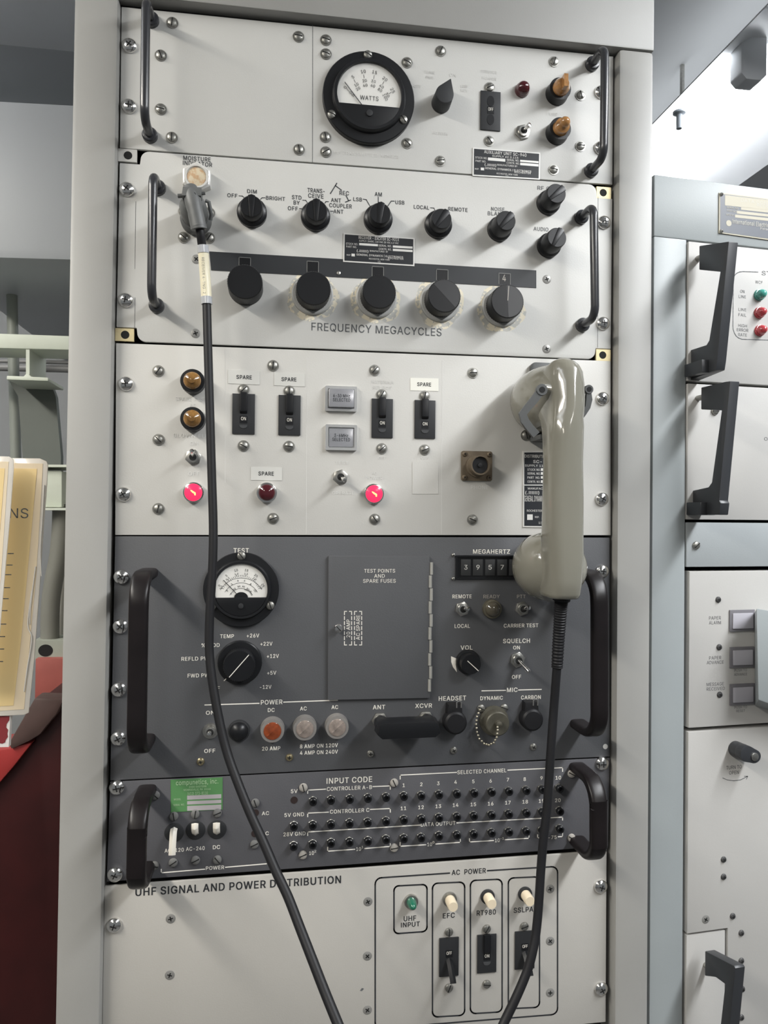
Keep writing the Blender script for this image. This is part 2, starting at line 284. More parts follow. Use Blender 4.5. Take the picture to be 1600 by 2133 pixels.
'a': '389|160,-9 126,-5 94,5 68,22 48,45 35,73 30,108 34,138 43,161 58,179 78,193 100,203 125,211 152,216 178,220 209,224 234,227 252,230 265,235 273,243 276,255 276,257 273,279 267,297 256,311 240,322 220,329 196,331 171,329 149,322 132,313 118,301 107,288 100,274 41,291 57,322 79,346 104,364 133,375 163,382 194,384 215,383 239,379 263,372 286,360 306,343 322,320 333,290 337,251 337,0 277,0 277,52 272,52 264,38 252,25 236,12 215,1 190,-6|170,45 202,49 228,59 248,74 263,93 272,115 276,138 276,190 270,186 259,182 246,179 231,176 216,173 200,171 186,169 175,168 154,164 134,159 117,150 103,139 95,124 92,105 94,87 102,72 114,61 130,52 149,47',
'c': '396|207,-8 159,-2 117,16 82,46 56,85 40,133 34,187 40,243 56,291 82,330 117,360 159,378 207,384 234,383 260,377 284,368 305,356 324,341 340,322 353,301 362,277 303,262 298,276 290,289 281,301 270,311 257,319 242,325 226,329 207,330 173,325 145,310 124,287 108,258 99,224 96,187 99,151 108,117 124,89 145,66 173,51 207,46 226,48 243,52 258,58 271,66 282,76 292,89 299,102 304,117 363,102 354,78 341,56 325,37 306,21 285,9 261,-1 235,-6',
'd': '424|195,-8 151,-2 111,16 79,45 55,84 39,133 34,189 39,245 55,293 79,332 112,361 151,378 196,384 228,381 253,373 272,360 287,346 298,331 306,319 311,319 311,509 372,509 372,0 313,0 313,59 307,59 298,46 287,31 272,17 252,4 227,-5|205,47 236,51 263,65 284,86 299,115 309,150 312,189 309,229 300,263 284,291 263,312 237,325 205,330 172,325 145,311 124,290 108,261 99,227 96,189 99,151 109,117 124,88 145,66 172,51',
'e': '404|212,-8 161,-2 117,16 82,46 56,85 40,132 34,187 39,242 55,290 81,329 115,359 157,378 205,384 236,382 266,374 294,361 319,341 341,315 357,282 368,242 371,194 371,169 75,169 75,221 338,221 310,202 307,237 298,269 283,294 263,314 237,326 205,330 173,326 146,313 125,294 109,270 99,241 96,211 96,178 100,139 110,106 128,80 151,61 179,50 212,46 234,48 254,53 271,61 285,73 297,88 306,105 365,91 353,63 335,39 311,19 283,4 249,-5',
'h': '410|114,227 114,0 53,0 53,509 114,509 114,287 102,287 124,332 152,362 187,379 227,384 264,380 295,369 321,349 341,321 353,285 357,240 357,0 296,0 296,235 290,275 273,304 246,323 210,329 184,326 161,317 141,303 126,283 117,257',
'i': '167|53,0 53,379 114,379 114,0|84,443 67,446 54,455 44,468 41,483 44,499 54,512 67,521 84,524 100,521 114,512 123,499 126,483 123,468 114,455 100,446',
'k': '381|110,137 110,212 121,212 284,379 360,379 184,199 177,199|53,0 53,509 114,509 114,0|294,0 148,186 191,229 372,0',
'l': '189|139,-2 101,3 74,20 58,47 53,84 53,509 114,509 114,99 115,77 120,62 130,54 146,52 154,52 160,53 165,53 170,54 181,3 172,1 162,-1 151,-2',
'm': '610|53,0 53,379 112,379 112,295 108,295 118,323 132,346 151,363 172,376 195,384 219,386 257,380 287,361 309,331 321,295 312,295 322,321 337,343 357,361 381,375 407,383 437,386 468,383 497,372 522,354 541,328 553,296 557,255 557,0 496,0 496,254 490,289 473,313 447,326 419,330 395,328 374,320 358,307 345,290 338,270 335,247 335,0 274,0 274,260 269,288 253,311 229,326 199,330 178,328 158,320 140,307 126,289 117,266 114,238 114,0',
'n': '410|114,227 114,0 53,0 53,379 112,379 112,287 102,287 124,332 152,362 187,379 227,384 264,380 295,369 321,349 341,321 353,285 357,240 357,0 296,0 296,235 290,275 273,304 246,323 210,329 184,326 161,317 141,303 126,283 117,257',
'o': '415|207,-8 159,-2 117,16 82,46 56,85 40,133 34,187 40,243 56,291 82,330 117,360 159,378 207,384 256,378 299,360 333,330 359,291 376,243 381,187 376,133 359,85 333,46 299,16 256,-2|207,46 242,51 270,66 292,89 307,117 316,151 319,187 316,224 307,258 292,287 270,310 242,325 207,330 173,325 145,310 124,287 108,258 99,224 96,187 99,151 108,117 124,89 145,66 173,51',
'p': '424|53,-143 53,379 112,379 112,319 118,319 126,331 137,346 152,360 171,373 197,381 229,384 274,378 313,361 345,332 370,293 385,245 390,189 385,133 370,84 346,45 313,16 274,-2 229,-8 198,-5 173,4 153,17 138,31 127,46 118,59 114,59 114,-143|220,47 253,51 279,66 301,88 316,117 325,151 328,189 325,227 316,261 301,290 280,311 253,325 220,330 188,325 161,312 140,291 125,263 116,229 113,189 116,150 125,115 140,86 162,65 188,51',
'r': '259|53,0 53,379 112,379 112,321 115,321 130,347 152,367 181,380 213,385 221,385 229,384 237,384 243,384 243,322 239,323 230,324 219,325 207,326 182,323 159,315 140,301 126,284 117,262 114,237 114,0',
's': '365|182,-8 145,-5 112,3 84,18 62,38 45,63 36,94 94,107 105,79 124,60 150,49 181,45 217,50 244,62 262,81 268,103 265,121 254,136 237,147 212,155 149,170 104,186 72,208 53,237 47,274 51,305 65,332 87,354 115,370 149,381 187,384 223,381 254,372 279,358 299,339 314,316 324,290 268,277 258,298 243,316 219,328 187,333 156,329 131,317 114,299 109,277 112,258 124,243 144,232 172,223 229,209 275,194 306,171 325,142 331,107 326,75 312,47 290,24 260,6 223,-5',
't': '227|204,379 204,327 6,327 6,379|65,471 126,471 126,98 128,76 136,61 150,53 170,50 177,50 185,51 194,52 202,54 213,2 203,-1 192,-3 180,-4 168,-4 125,2 92,21 72,52 65,93',
'u': '410|182,-5 146,-1 115,11 89,31 69,59 57,95 53,139 53,379 114,379 114,144 119,105 137,75 164,56 200,50 226,53 249,62 268,77 283,97 293,122 296,153 296,379 357,379 357,0 298,0 298,92 307,92 286,47 257,17 222,0',
'z': '380|42,0 42,46 254,320 254,323 48,323 48,379 333,379 333,331 126,60 126,56 339,56 339,0',
'|': '230|141,673 141,-164 88,-164 88,673',
}
from mathutils.geometry import tessellate_polygon
CAP = .509
GC = {}; GL = {}
def inside(p, L):
    c = False
    for (x0, y0), (x1, y1) in zip(L, L[1:]+L[:1]):
        if (y0 > p[1]) != (y1 > p[1]) and p[0] < (x1-x0)*(p[1]-y0)/(y1-y0)+x0: c = not c
    return c
def glyph(ch):
    """advance and filled triangles of one letter"""
    if ch not in GL:
        rec = GLYPH[ch].split('|'); v = []; f = []
        Ls = [[tuple(int(q)/1000 for q in p.split(',')) for p in l.split()] for l in rec[1:]]
        ar = [sum(a[0]*b[1]-b[0]*a[1] for a, b in zip(L, L[1:]+L[:1])) for L in Ls]
        for i, L in enumerate(Ls):
            if ar[i] > 0: continue
            rings = [L]+[h for h, q in zip(Ls, ar) if q > 0 and inside(h[0], L)]
            tri = tessellate_polygon([[Vector((x, y, 0)) for x, y in r] for r in rings])
            n = len(v); v += [(x, y, i*.012) for r in rings for x, y in r]; f += [tuple(k+n for k in t) for t in tri]
        GL[ch] = (int(rec[0])/1000, v, f)
    return GL[ch]
def glyphs(body, bold):
    k = (body, bold)
    if k not in GC:
        v = []; f = []; x = 0.
        q = max(0., bold*.75)
        sh = [(0., 0.), (q, 0.), (0., q*.7), (q, q*.7)] if q else [(0., 0.)]
        for ch in body:
            if ch not in GLYPH: x += .22; continue
            a, P, F = glyph(ch)
            for k2, (dx, dz) in enumerate(sh):   # struck four times, a hair apart, for a heavier stroke
                n = len(v); v += [(x+dx+p, dz+y, e+k2*.03) for p, y, e in P]; f += [tuple(i+n for i in t) for t in F]
            x += a+.018+q
        xs = [a for a, b, e in v]; ys = [b for a, b, e in v]
        GC[k] = (v, f, max(xs)-min(xs), max(ys)-min(ys), min(xs), min(ys))
    return GC[k]

# ------------------------------------------------------------------ things and parts
BASE = {}; FR = {}
def thing(name, label, cat, x, z, d=0, fr=RK, group=None, kind=None):
    o = bpy.data.objects.new(name, None); COL.objects.link(o); o.empty_display_size = .02
    o.location = fr.world(x, z, d); o.rotation_euler = (0, 0, fr.ang)
    tag(o, label, cat, group, kind); BASE[o.name] = (x, z, d); FR[o.name] = fr
    return o
def tag(o, label, cat, group=None, kind=None):
    if label: o['label'] = label
    if cat: o['category'] = cat
    if group: o['group'] = group
    if kind: o['kind'] = kind
def part(name, me, parent, x, z, d=0, roll=0., label=None):
    o = bpy.data.objects.new(name, me); COL.objects.link(o)
    b = BASE[parent.name]; o.parent = parent
    o.location = ((x-b[0])/1000, -(d-b[2])/1000, (z-b[1])/1000)
    if roll: o.rotation_euler = (0, roll, 0)
    BASE[o.name] = (x, z, d); FR[o.name] = FR[parent.name]
    if label: o['label'] = label
    return o
def whole(name, me, label, cat, x, z, d=0, fr=RK, group=None, kind=None):
    o = bpy.data.objects.new(name, me); COL.objects.link(o)
    o.location = fr.world(x, z, d); o.rotation_euler = (0, 0, fr.ang)
    tag(o, label, cat, group, kind); BASE[o.name] = (x, z, d); FR[o.name] = fr
    return o
CACHE = {}
def cached(key, fn):
    if key not in CACHE: CACHE[key] = fn()
    return CACHE[key]

# repeated little parts ------------------------------------------------------
def dome(r, h, n=6): return [(r*math.cos(a), h*math.sin(a)) for a in [PI/2*i/n for i in range(n)]]+[(r*.02, h)]
def mk_rack_screw():
    m = M(); m.lathe([(6.9, 0), (7.0, .8)]+[(6.9*math.cos(a), .8+3.6*math.sin(a)) for a in (.25, .5, .8, 1.1, 1.35)]+[(.2, 4.4)], 26)
    for a in (.4, .4+PI/2):
        c, s = math.cos(a), math.sin(a)
        L, W = 2.9, .55
        m.prism([(c*L-s*W, s*L+c*W), (-c*L-s*W, -s*L+c*W), (-c*L+s*W, -s*L-c*W), (c*L+s*W, s*L-c*W)], 3.2, 4.5, 1)
    return m.mesh('rack_screw', [CHROME, SLOT])
def mk_slot_screw(head, washer=True):
    m = M()
    if washer: m.lathe([(5.4, 0), (5.4, .6), (3.5, .7)], 22)
    m.lathe([(4.1, .4), (4.1, 1.2), (3.6, 2.1), (2.4, 2.7), (.2, 2.9)], 22)
    m.box(-3.6, 3.6, -.45, .45, 1.9, 2.96, 1)
    return m.mesh('screw', [head, SLOT])
def mk_phil(head, r=3.6, fl=1.):
    m = M(); m.lathe([(r, 0), (r, .5*fl), (r*.8, 1.5*fl), (r*.4, 2.0*fl), (.1, 2.1*fl)], 20)
    for a in (.5, .5+PI/2):
        c, s = math.cos(a), math.sin(a); L, W = r*.5, r*.12
        m.prism([(c*L-s*W, s*L+c*W), (-c*L-s*W, -s*L+c*W), (-c*L+s*W, -s*L-c*W), (c*L+s*W, s*L-c*W)], 1.2*fl, 2.1*fl+.08, 1)
    return m.mesh('screw', [head, SLOT])
def screws(parent, pts, kind, fr=RK, name='screw', d=0):
    key, fn = {'rack': ('rack', mk_rack_screw), 'slot': ('slot', lambda: mk_slot_screw(STEEL)),
               'slotdk': ('slotdk', lambda: mk_slot_screw(PSC, False)), 'slotw': ('slotw', lambda: mk_slot_screw(WSC, False)),
               'phil': ('phil', lambda: mk_phil(STEEL)), 'philb': ('philb', lambda: mk_phil(BRASS)),
               'phildk': ('phildk', lambda: mk_phil(DKSC, 3.2)), 'phils': ('phils', lambda: mk_phil(mat('flush_screw_grey', (.30, .295, .28), .4, metal=.4), 4.4, .3)),
               'tiny': ('tiny', lambda: mk_phil(STEEL, 1.9)), 'slotn': ('slotn', lambda: mk_slot_screw(STEEL, False))}[kind]
    me = cached(key, fn)
    for px, py in pts:
        x, z = fr.at(px, py, d)
        part(name, me, parent, x, z, d, random.uniform(0, PI))
def legend(parent, fr, base, texts=(), lines=(), ink=INKW, d=0., name='lettering', lw=.9, bold=.012):
    """printed words (string, centre px, width px, height px) and printed lines of one panel"""
    m = M()
    for t in texts:
        s, cx, cy, wd, h = t[:5]; rot = t[5] if len(t) > 5 else 0
        x, z = fr.at(cx, cy, d); kx, kz = fr.scale(cx, cy, d)
        m.text(s, x-base[0], z-base[1], wd*kx if wd else None, h*kz, .13, t[6] if len(t) > 6 else bold, rot)
    for ln in lines:
        wd = ln[1] if isinstance(ln[1], (int, float)) else lw
        pts = ln[0] if isinstance(ln[1], (int, float)) else ln
        q = [fr.at(*p, d) for p in pts]
        m.stroke([(a-base[0], b-base[1]) for a, b in q], wd)
    return part(name, m.mesh(name, [ink]), parent, base[0], base[1], d)
def rrect(x0, x1, z0, z1, r, n=4):
    out = []
    for cx, cz, a0 in ((x1-r, z1-r, 0), (x0+r, z1-r, PI/2), (x0+r, z0+r, PI), (x1-r, z0+r, 1.5*PI)):
        for k in range(n+1):
            a = a0+PI/2*k/n; out.append((cx+r*math.cos(a), cz+r*math.sin(a)))
    return out

# ------------------------------------------------------------------ room shell
def slab(name, x0, x1, y0, y1, z0, z1, m):
    me = M().box(x0*1000, x1*1000, (z0-Z0)*1000, (z1-Z0)*1000, -y1*1000, -y0*1000).mesh(name, [m])
    o = bpy.data.objects.new(name, me); COL.objects.link(o); o.location = (0, 0, Z0); o['kind'] = 'structure'; return o
WALL = mat('bulkhead_grey_paint', (.27, .28, .285), .5, noise=.06, nscale=3)
WALLD = mat('bulkhead_dark_grey_paint', (.12, .125, .125), .55, noise=.06, nscale=3)
CEIL = mat('overhead_white_paint', (.78, .79, .80), .6, noise=.05, nscale=3)
FLOOR = mat('dark_deck_tile', (.10, .10, .10), .5, noise=.2, nscale=5)
slab('floor', -2.6, 3.0, -4.2, 3.2, -.05, 0, FLOOR)
slab('ceiling', -2.6, 3.0, -4.2, 3.2, 2.56, 2.6, CEIL)
slab('wall_back', -2.6, 3.0, 3.1, 3.2, 0, 2.56, WALL)
slab('wall_left', -2.6, -.02, 1.02, 1.06, 0, 2.56, WALL)

# ------------------------------------------------------------------ rack
DU = 10
def zpx(px, py, d=0, fr=RK): return fr.at(px, py, d)[1]
def xpx(px, py, d=0, fr=RK): return fr.at(px, py, d)[0]
xl0, xl1 = xpx(134, 1066, DU), xpx(227.5, 1100, DU)
xr0, xr1 = xpx(1286, 1100, DU), xpx(1357, 1000, DU)
zh = zpx(1100, 79, DU)
FLR = -Z0*1000
rack = thing('equipment_rack', 'tall grey steel rack frame that holds the column of six radio panels', 'rack', 241, FLR)
def upright(pa, pb, pc, pd):
    # the two edges of the post, each given by two points of the photo
    def edge(p, q):
        (x0, z0), (x1, z1) = RK.at(*p, DU), RK.at(*q, DU); k = (x1-x0)/(z1-z0)
        return [(x0+k*(z-z0), z) for z in (FLR, zh-.6)]
    a, b = edge(pa, pb), edge(pc, pd); x0 = a[0][0]
    m = M().prism([(x-x0, z-FLR) for x, z in (a[0], b[0], b[1], a[1])], -60, DU)
    return part('upright', m.mesh('upright', [FRAME], bev=4), rack, x0, FLR)
upright((154, 0), (114, 2133), (246.5, 0), (207.5, 2133)); upright((1288, 700), (1281, 2100), (1357, 1000), (1354, 1500))
part('header', M().box(0, xr1-xl0, 0, 190, -60, DU+1).mesh('header', [FRAME], bev=2), rack, xl0, zh)
part('header_lip', M().box(0, xr0-xl1, 0, 8, -14, -5).mesh('header_lip', [INTER]), rack, xl1, zh-7.2)
part('side_panel', M().box(-2, 0, 0, zh-FLR, -520, -60).mesh('side_panel', [FRAME]), rack, xl0+6, FLR)
part('side_panel', M().box(0, 2, 0, zh-FLR, -520, -60).mesh('side_panel', [FRAME]), rack, xr1-8, FLR)
part('inner_backing', M().box(0, xr0-xl1+6, 0, zh-FLR, -40, -34).mesh('inner_backing', [INTER]), rack, xl1-3, FLR)
part('top_cover', M().box(0, xr1-xl0-6, 0, 2, -520, -60).mesh('top_cover', [FRAME]), rack, xl0+4, zh+180)
for x in (xl1+.2, xr0-9.2):
    m = M().box(0, 9, 0, zh-FLR-10, -32, -22)
    part('mounting_rail', m.mesh('mounting_rail', [INTER]), rack, x+(6 if x > 100 else -4), FLR)

def panel(name, label, quad, mt, thick=3.2, poly=None, fr=RK, cat='control panel'):
    q = [fr.at(*p) for p in quad]
    bx = (q[2][0]+q[3][0])/2; bz = min(q[2][1], q[3][1])
    t = thing(name, label, cat, bx, bz, 0, fr)
    pl = poly or q
    m = M().prism([(x-bx, z-bz) for x, z in pl], -thick, 0)
    part('front_plate', m.mesh('front_plate', [mt], bev=.6), t, bx, bz)
    return t, (bx, bz)
def rod_handle(parent, top, bot, d=31, r=4, fr=RK, bend=11, mt=ROD, collar=True):
    (xa, za), (xb, zb) = fr.at(*top), fr.at(*bot); x0, z0 = xa, za
    pts = []
    pts += [(0, 0, -.5), (0, 0, d-bend)]
    for k in range(1, 7):
        a = PI/2*k/6; pts.append((0, -bend*(1-math.cos(a)), d-bend+bend*math.sin(a)))
    X, Z = xb-xa, zb-za
    pts.append((X*.5, Z*.5, d))
    for k in range(0, 7):
        a = PI/2*k/6; pts.append((X, Z+bend-bend*math.sin(a), d-bend+bend*math.cos(a)))
    pts += [(X, Z, -.5)]
    h = part('pull_handle', M().tube(pts, r, 14).mesh('pull_handle', [mt]), parent, x0, z0)
    if collar:
        me = cached(('collar', r), lambda: M().lathe([(r*1.75, 0), (r*1.75, 4), (r*1.5, 5.5), (r*1.02, 6)], 20).mesh('ferrule', [mt]))
        for x, z in ((xa, za), (xb, zb)): part('ferrule', me, h, x, z)
def bow_handle(parent, top, bot, d=50, w=8.2, th=4.6, fr=RK, bend=24):
    (xa, za), (xb, zb) = fr.at(*top), fr.at(*bot)
    X, Z = xb-xa, zb-za; pts = [(0, 0, -.4), (0, 0, 6)]
    for k in range(0, 9):
        a = PI/2*k/8; pts.append((0, -bend*(1-math.cos(a)), d-bend+bend*math.sin(a)))
    for k in range(1, 5): pts.append((X*k/5, Z*k/5, d))
    for k in range(0, 9):
        a = PI/2*k/8; pts.append((X, Z+bend-bend*math.sin(a), d-bend+bend*math.cos(a)))
    pts += [(X, Z, 6), (X, Z, -.4)]
    part('pull_handle', M().tube(pts, w, 28, rb=th, up=(1, 0, 0), ex=3.6).mesh('pull_handle', [HND], 50), parent, xa, za)

def nameplate(parent, fr, quad, texts, fields=(), d=.9, body=PLATEB, rim=PLATEM, rimw=1.3, ink=None, label=None, name='nameplate', marks=()):
    q = [fr.at(*p) for p in quad]
    bx, bz = q[3]
    m = M().prism([(x-bx, z-bz) for x, z in q], 0, d)
    pl = part(name, m.mesh(name, [rim]), parent, bx, bz, 0, label=label)
    cx = sum(x for x, z in q)/4; cz = sum(z for x, z in q)/4
    W = abs(q[1][0]-q[0][0]); H = abs(q[0][1]-q[3][1])
    qi = [(cx+(x-cx)*(1-2*rimw/W), cz+(z-cz)*(1-2*rimw/H)) for x, z in q]
    part('field', M().prism([(x-bx, z-bz) for x, z in qi], d, d+.15).mesh('field', [body]), pl, bx, bz)
    if fields:
        mm = M()
        for f in fields: mm.prism([(a-bx, b-bz) for a, b in [fr.at(*p) for p in f]], d+.15, d+.25)
        part('blank_field', mm.mesh('blank_field', [rim]), pl, bx, bz)
    if texts or marks:
        mm = M()
        for t in texts:
            x, z = fr.at(t[1], t[2]); kx, kz = fr.scale(t[1], t[2])
            mm.text(t[0], x-bx, z-bz, t[3]*kx, t[4]*kz, d+.27+(.05 if len(t) > 5 else 0), t[5] if len(t) > 5 else .012)
        for p, wd in marks: mm.stroke([(a-bx, b-bz) for a, b in [fr.at(*c) for c in p]], wd, d+.16, d+.28)
        part('lettering', mm.mesh('lettering', [ink or PLATEM]), pl, bx, bz)
    return pl

def toggle(parent, at, r=7, tip=(0, -1), fr=RK, lever=10, mt=NICK, hexa=True):
    x, z = fr.at(*at)
    m = M()
    if hexa: m.lathe([(r*1.05, 0), (r*1.05, 2.2), (r*.92, 2.6)], 6, rot=.3)
    else: m.lathe([(r*1.05, 0), (r*1.05, 1.6)], 24)
    m.lathe([(r*.72, 2), (r*.72, 5.4), (r*.5, 5.6)], 20); m.lathe([(r*.48, 5.5), (r*.46, 5.75)], 16, mi=1)
    s = part('toggle_switch', m.mesh('toggle_switch', [mt, SLOT]), parent, x, z)
    tx, tz = tip; L = lever
    pts = [(0, 0, 5), (tx*L*.45, tz*L*.45, 5+L*.5), (tx*L*.85, tz*L*.85, 5+L*.95), (tx*L, tz*L, 5+L*1.1), (tx*L*1.04, tz*L*1.04, 5+L*1.14)]
    lv = M().tube(pts, 1.9, 12, radii=[.75, .9, 1.2, 1.1, .3])
    part('lever', lv.mesh('lever', [CHROME], 60), s, x, z)
    return s

def breaker(parent, quad, fr=RK, on=True, word='ON', wy=.62, d=1.4, clear=True):
    q = [fr.at(*p) for p in quad]
    x0 = (q[0][0]+q[3][0])/2; x1 = (q[1][0]+q[2][0])/2; z1 = (q[0][1]+q[1][1])/2; z0 = (q[2][1]+q[3][1])/2
    W, H = x1-x0, z1-z0; cx = W/2
    s = part('circuit_breaker', M().box(0, W, 0, H, 0, d).mesh('circuit_breaker', [BLKM], bev=.3), parent, x0, z0)
    if on is None:   # flush rocker with two shallow oval dips
        m = M()
        for k in (.27, .74): m.prism([(cx+3.6*math.cos(2*PI*i/18), H*k+5.4*math.sin(2*PI*i/18)) for i in range(18)], d, d+.3)
        part('rocker', m.mesh('rocker', [BLK]), s, x0, z0)
    elif on:   # lever flicked up, standing against the top screw
        m = M().prism(rrect(cx-3.6, cx+3.6, H*.50, H*1.03, 1.2), d, d+2.6, top=rrect(cx-3.2, cx+3.2, H*.56, H*1.03, 1.2))
        part('lever', m.mesh('lever', [BLK], bev=.3), s, x0, z0)
    else:    # lever thrown down, sticking out of its slot
        m = M().tube([(cx, H*.44, d-.5), (cx+.2, H*.36, d+5), (cx+.6, H*.14, d+13), (cx+.7, H*.06, d+15)], 3.0, 4, rb=2.2, up=(1, 0, 0))
        part('lever', m.mesh('lever', [BLK]), s, x0, z0)
    wz = H*(1-wy) if on else (H*.53 if on is None else H*.61)
    m = M().box(cx-3.4, cx+3.4, wz-4.2, wz+2.6, d, d+.25)
    part('marker_window', m.mesh('marker_window', [BLK]), s, x0, z0)
    part('lettering', M().text(word, cx, wz, 4.6 if len(word) < 3 else 5.2, 3.2, d+.36).mesh('lettering', [INKW]), s, x0, z0)
    if clear:
        m = M().prism([(cx+3.8*math.cos(a), wz-6+3.2*math.sin(a)) for a in [PI+PI*k/8 for k in range(9)]], d, d+.5)
        part('finger_recess', m.mesh('finger_recess', [mat('breaker_edge_grey', (.06, .062, .065), .25)]), s, x0, z0)
    return s

def lamp(parent, at, fr=RK, r=9, lens=None, ring=CHROME, h=5, lh=5, lr=.8, glow=None, domed=True, name='indicator_lamp', tilt=(0, 0)):
    x, z = fr.at(*at)
    m = M().lathe([(r*1.02, 0), (r*1.02, h*.5), (r*.98, h), (r*lr*1.02, h+.3)], 28)
    s = part(name, m.mesh(name, [ring]), parent, x, z)
    R = r*lr
    if domed: pr = [(R, h-.5), (R, h+.4)]+[(R*math.cos(a), h+.4+lh*math.sin(a)) for a in (.3, .6, .9, 1.2)]+[(.1, h+.4+lh)]
    else: pr = [(R, h-.5), (R, h+lh*.85), (R*.9, h+lh), (.1, h+lh)]
    part('lens', M().lathe(pr, 28).mesh('lens', [lens]), s, x, z)
    if glow:
        zz = h+.4+lh if domed else h+lh
        m = M().tube([(-R*.28, R*.24, zz-R*.12), (0, R*.02, zz-.2), (R*.2, -R*.1, zz-.1), (R*.22, -R*.3, zz-R*.1)], R*.11, 8)
        part('filament', m.mesh('filament', [FIL]), s, x, z)
    return s

def meter(parent, center, r, hub, d=9, fr=RK, scr=(), face=(), marks=(), ink=INKB, needle=None, win=.68, wz0=-.2, scale_words=(), adjust=True, arcs=()):
    """round panel meter: bezel, dial face, needle, glass"""
    x, z = fr.at(*center)
    m = M(); m.lathe([(r, 0), (r, d*.45), (r*.985, d*.52), (r*.80, d*.56), (r*.78, d*.9), (r*.76, d), (r*.70, d), (r*.69, d*.7)], 56)
    s = part('panel_meter', m.mesh('panel_meter', [METER]), parent, x, z)
    R = r*win; zb = wz0*r
    a0 = math.asin(zb/R)
    arc = [(R*math.cos(a0+(PI-2*a0)*k/40), R*math.sin(a0+(PI-2*a0)*k/40)) for k in range(41)]
    part('dial_face', M().prism(arc, d*.5, d*.74).mesh('dial_face', [FACE]), s, x, z)
    m = M()
    for w in scale_words: m.text(w[0], w[1]*r, w[2]*r, w[3]*r if w[3] else None, w[4]*r, d*.75+.05, .01, w[5] if len(w) > 5 else 0)
    for a in marks: m.stroke([(p*r, q*r) for p, q in a], .35, d*.74, d*.76)
    for (ax, az, ar, t0, t1) in arcs:
        m.stroke([((ax+ar*math.cos(t0+(t1-t0)*k/16))*r, (az+ar*math.sin(t0+(t1-t0)*k/16))*r) for k in range(17)], .3, d*.74, d*.76)
    part('scale', m.mesh('scale', [ink]), s, x, z)
    if needle:
        (p, q) = needle
        part('needle', M().stroke([(p[0]*r, p[1]*r), (q[0]*r, q[1]*r)], .55, d*.8, d*.86).mesh('needle', [INKB]), s, x, z)
    lower = [(R*1.0*math.cos(PI-a0+(PI+2*a0)*k/30), R*1.0*math.sin(PI-a0+(PI+2*a0)*k/30)) for k in range(31)]
    part('lower_cover', M().prism(lower, d*.5, d*.98).mesh('lower_cover', [METER], bev=.4), s, x, z)
    if hub:
        part('hub_cover', M().prism([(hub*r*math.cos(PI*k/14), zb+hub*r*.8*math.sin(PI*k/14)) for k in range(15)], d*.74, d*.9).mesh('hub_cover', [METER]), s, x, z)
    part('glass', M().lathe([(R*1.01, d*.93), (R*1.01, d*.97)], 40).mesh('glass', [GLASS]), s, x, z)
    if adjust:
        part('adjusting_screw', M().lathe([(r*.07, d*.9), (r*.07, d*1.08), (r*.03, d*1.1)], 16, 0, -.42*r).mesh('adjusting_screw', [BLKM]), s, x, z)
    me = cached('slotn', lambda: mk_slot_screw(STEEL, False))
    for px, py in scr:
        sx, sz = fr.at(px, py, d*.5); part('screw', me, s, sx, sz, d*.5, random.uniform(0, PI))
    return s

def skirt_knob(parent, at, r=14, h=17, rg=10.5, fr=RK, ang=PI/2, mt=BLK, line=False, flute=True):
    """round knob with a skirt and a raised pointer bar on its grip"""
    x, z = fr.at(*at)
    m = M().lathe([(r, 0), (r, 4.5), (r*.92, 6), (rg, 7), (rg*.94, h-1), (rg*.88, h), (.1, h)], 32)
    s = part('control_knob', m.mesh('control_knob', [mt]), parent, x, z)
    c, n = math.cos(ang), math.sin(ang)
    def P(a, b): return (a*c-b*n, a*n+b*c)
    q = [P(-rg*.9, -1.6), P(rg*.9, -3.4), P(rg*1.0, 0), P(rg*.9, 3.4), P(-rg*.9, 1.6)]
    part('pointer_bar', M().prism(q, 6.5, h+.7).mesh('pointer_bar', [mt], bev=.5), s, x, z)
    if line: part('index_line', M().stroke([P(rg*.15, 0), P(rg*.95, 0)], .8, h+.7, h+.82).mesh('index_line', [INKW]), s, x, z)
    return s
def round_knob(parent, at, r, h, fr=RK, skirt=None, line=None, mt=BLK, cut=None, flutes=44, ink=INKW):
    x, z = fr.at(*at); m = M()
    if skirt: m.lathe([(skirt, 0), (skirt, 3.5), (skirt*.95, 4.5), (r, 4.8)], 40)
    n = flutes*2; pr = []
    for rr, dd, fl in ((r, 0 if not skirt else 4, 0), (r, 1 if not skirt else 4.5, 1), (r, h-1.5, 1), (r*.97, h-.6, 0), (r*.94, h, 0)): pr.append((rr, dd, fl))
    v = []; f = []
    for rr, dd, fl in pr:
        for k in range(n):
            a = 2*PI*k/n; q = rr*(1-.025*fl*(k % 2)); v.append((q*math.cos(a), q*math.sin(a), dd))
    for i in range(len(pr)-1):
        for k in range(n): f.append((i*n+k, i*n+(k+1) % n, (i+1)*n+(k+1) % n, (i+1)*n+k))
    L = (len(pr)-1)*n; f.append(tuple(range(L, L+n))); f.append(tuple(range(n-1, -1, -1)))
    m.add(v, f)
    s = part('control_knob', m.mesh('control_knob', [mt], 40), parent, x, z)
    if cut is not None:   # a flat facet across the top
        c, q = math.cos(cut), math.sin(cut)
        def P(a, b): return (a*c-b*q, a*q+b*c)
        pts = [P(r*.92*math.cos(t), r*.92*math.sin(t)) for t in [-PI/2+PI*k/16 for k in range(17)]]
        part('pointer_facet', M().prism(pts, h, h+.1, top=pts).mesh('pointer_facet', [mat('worn_black_plastic', (.03, .031, .034), .3)]), s, x, z)
    if line:
        a, r0, r1 = line
        part('index_line', M().stroke([(r0*math.cos(a), r0*math.sin(a)), (r1*math.cos(a), r1*math.sin(a))], .7, h, h+.14).mesh('index_line', [ink]), s, x, z)
    return s
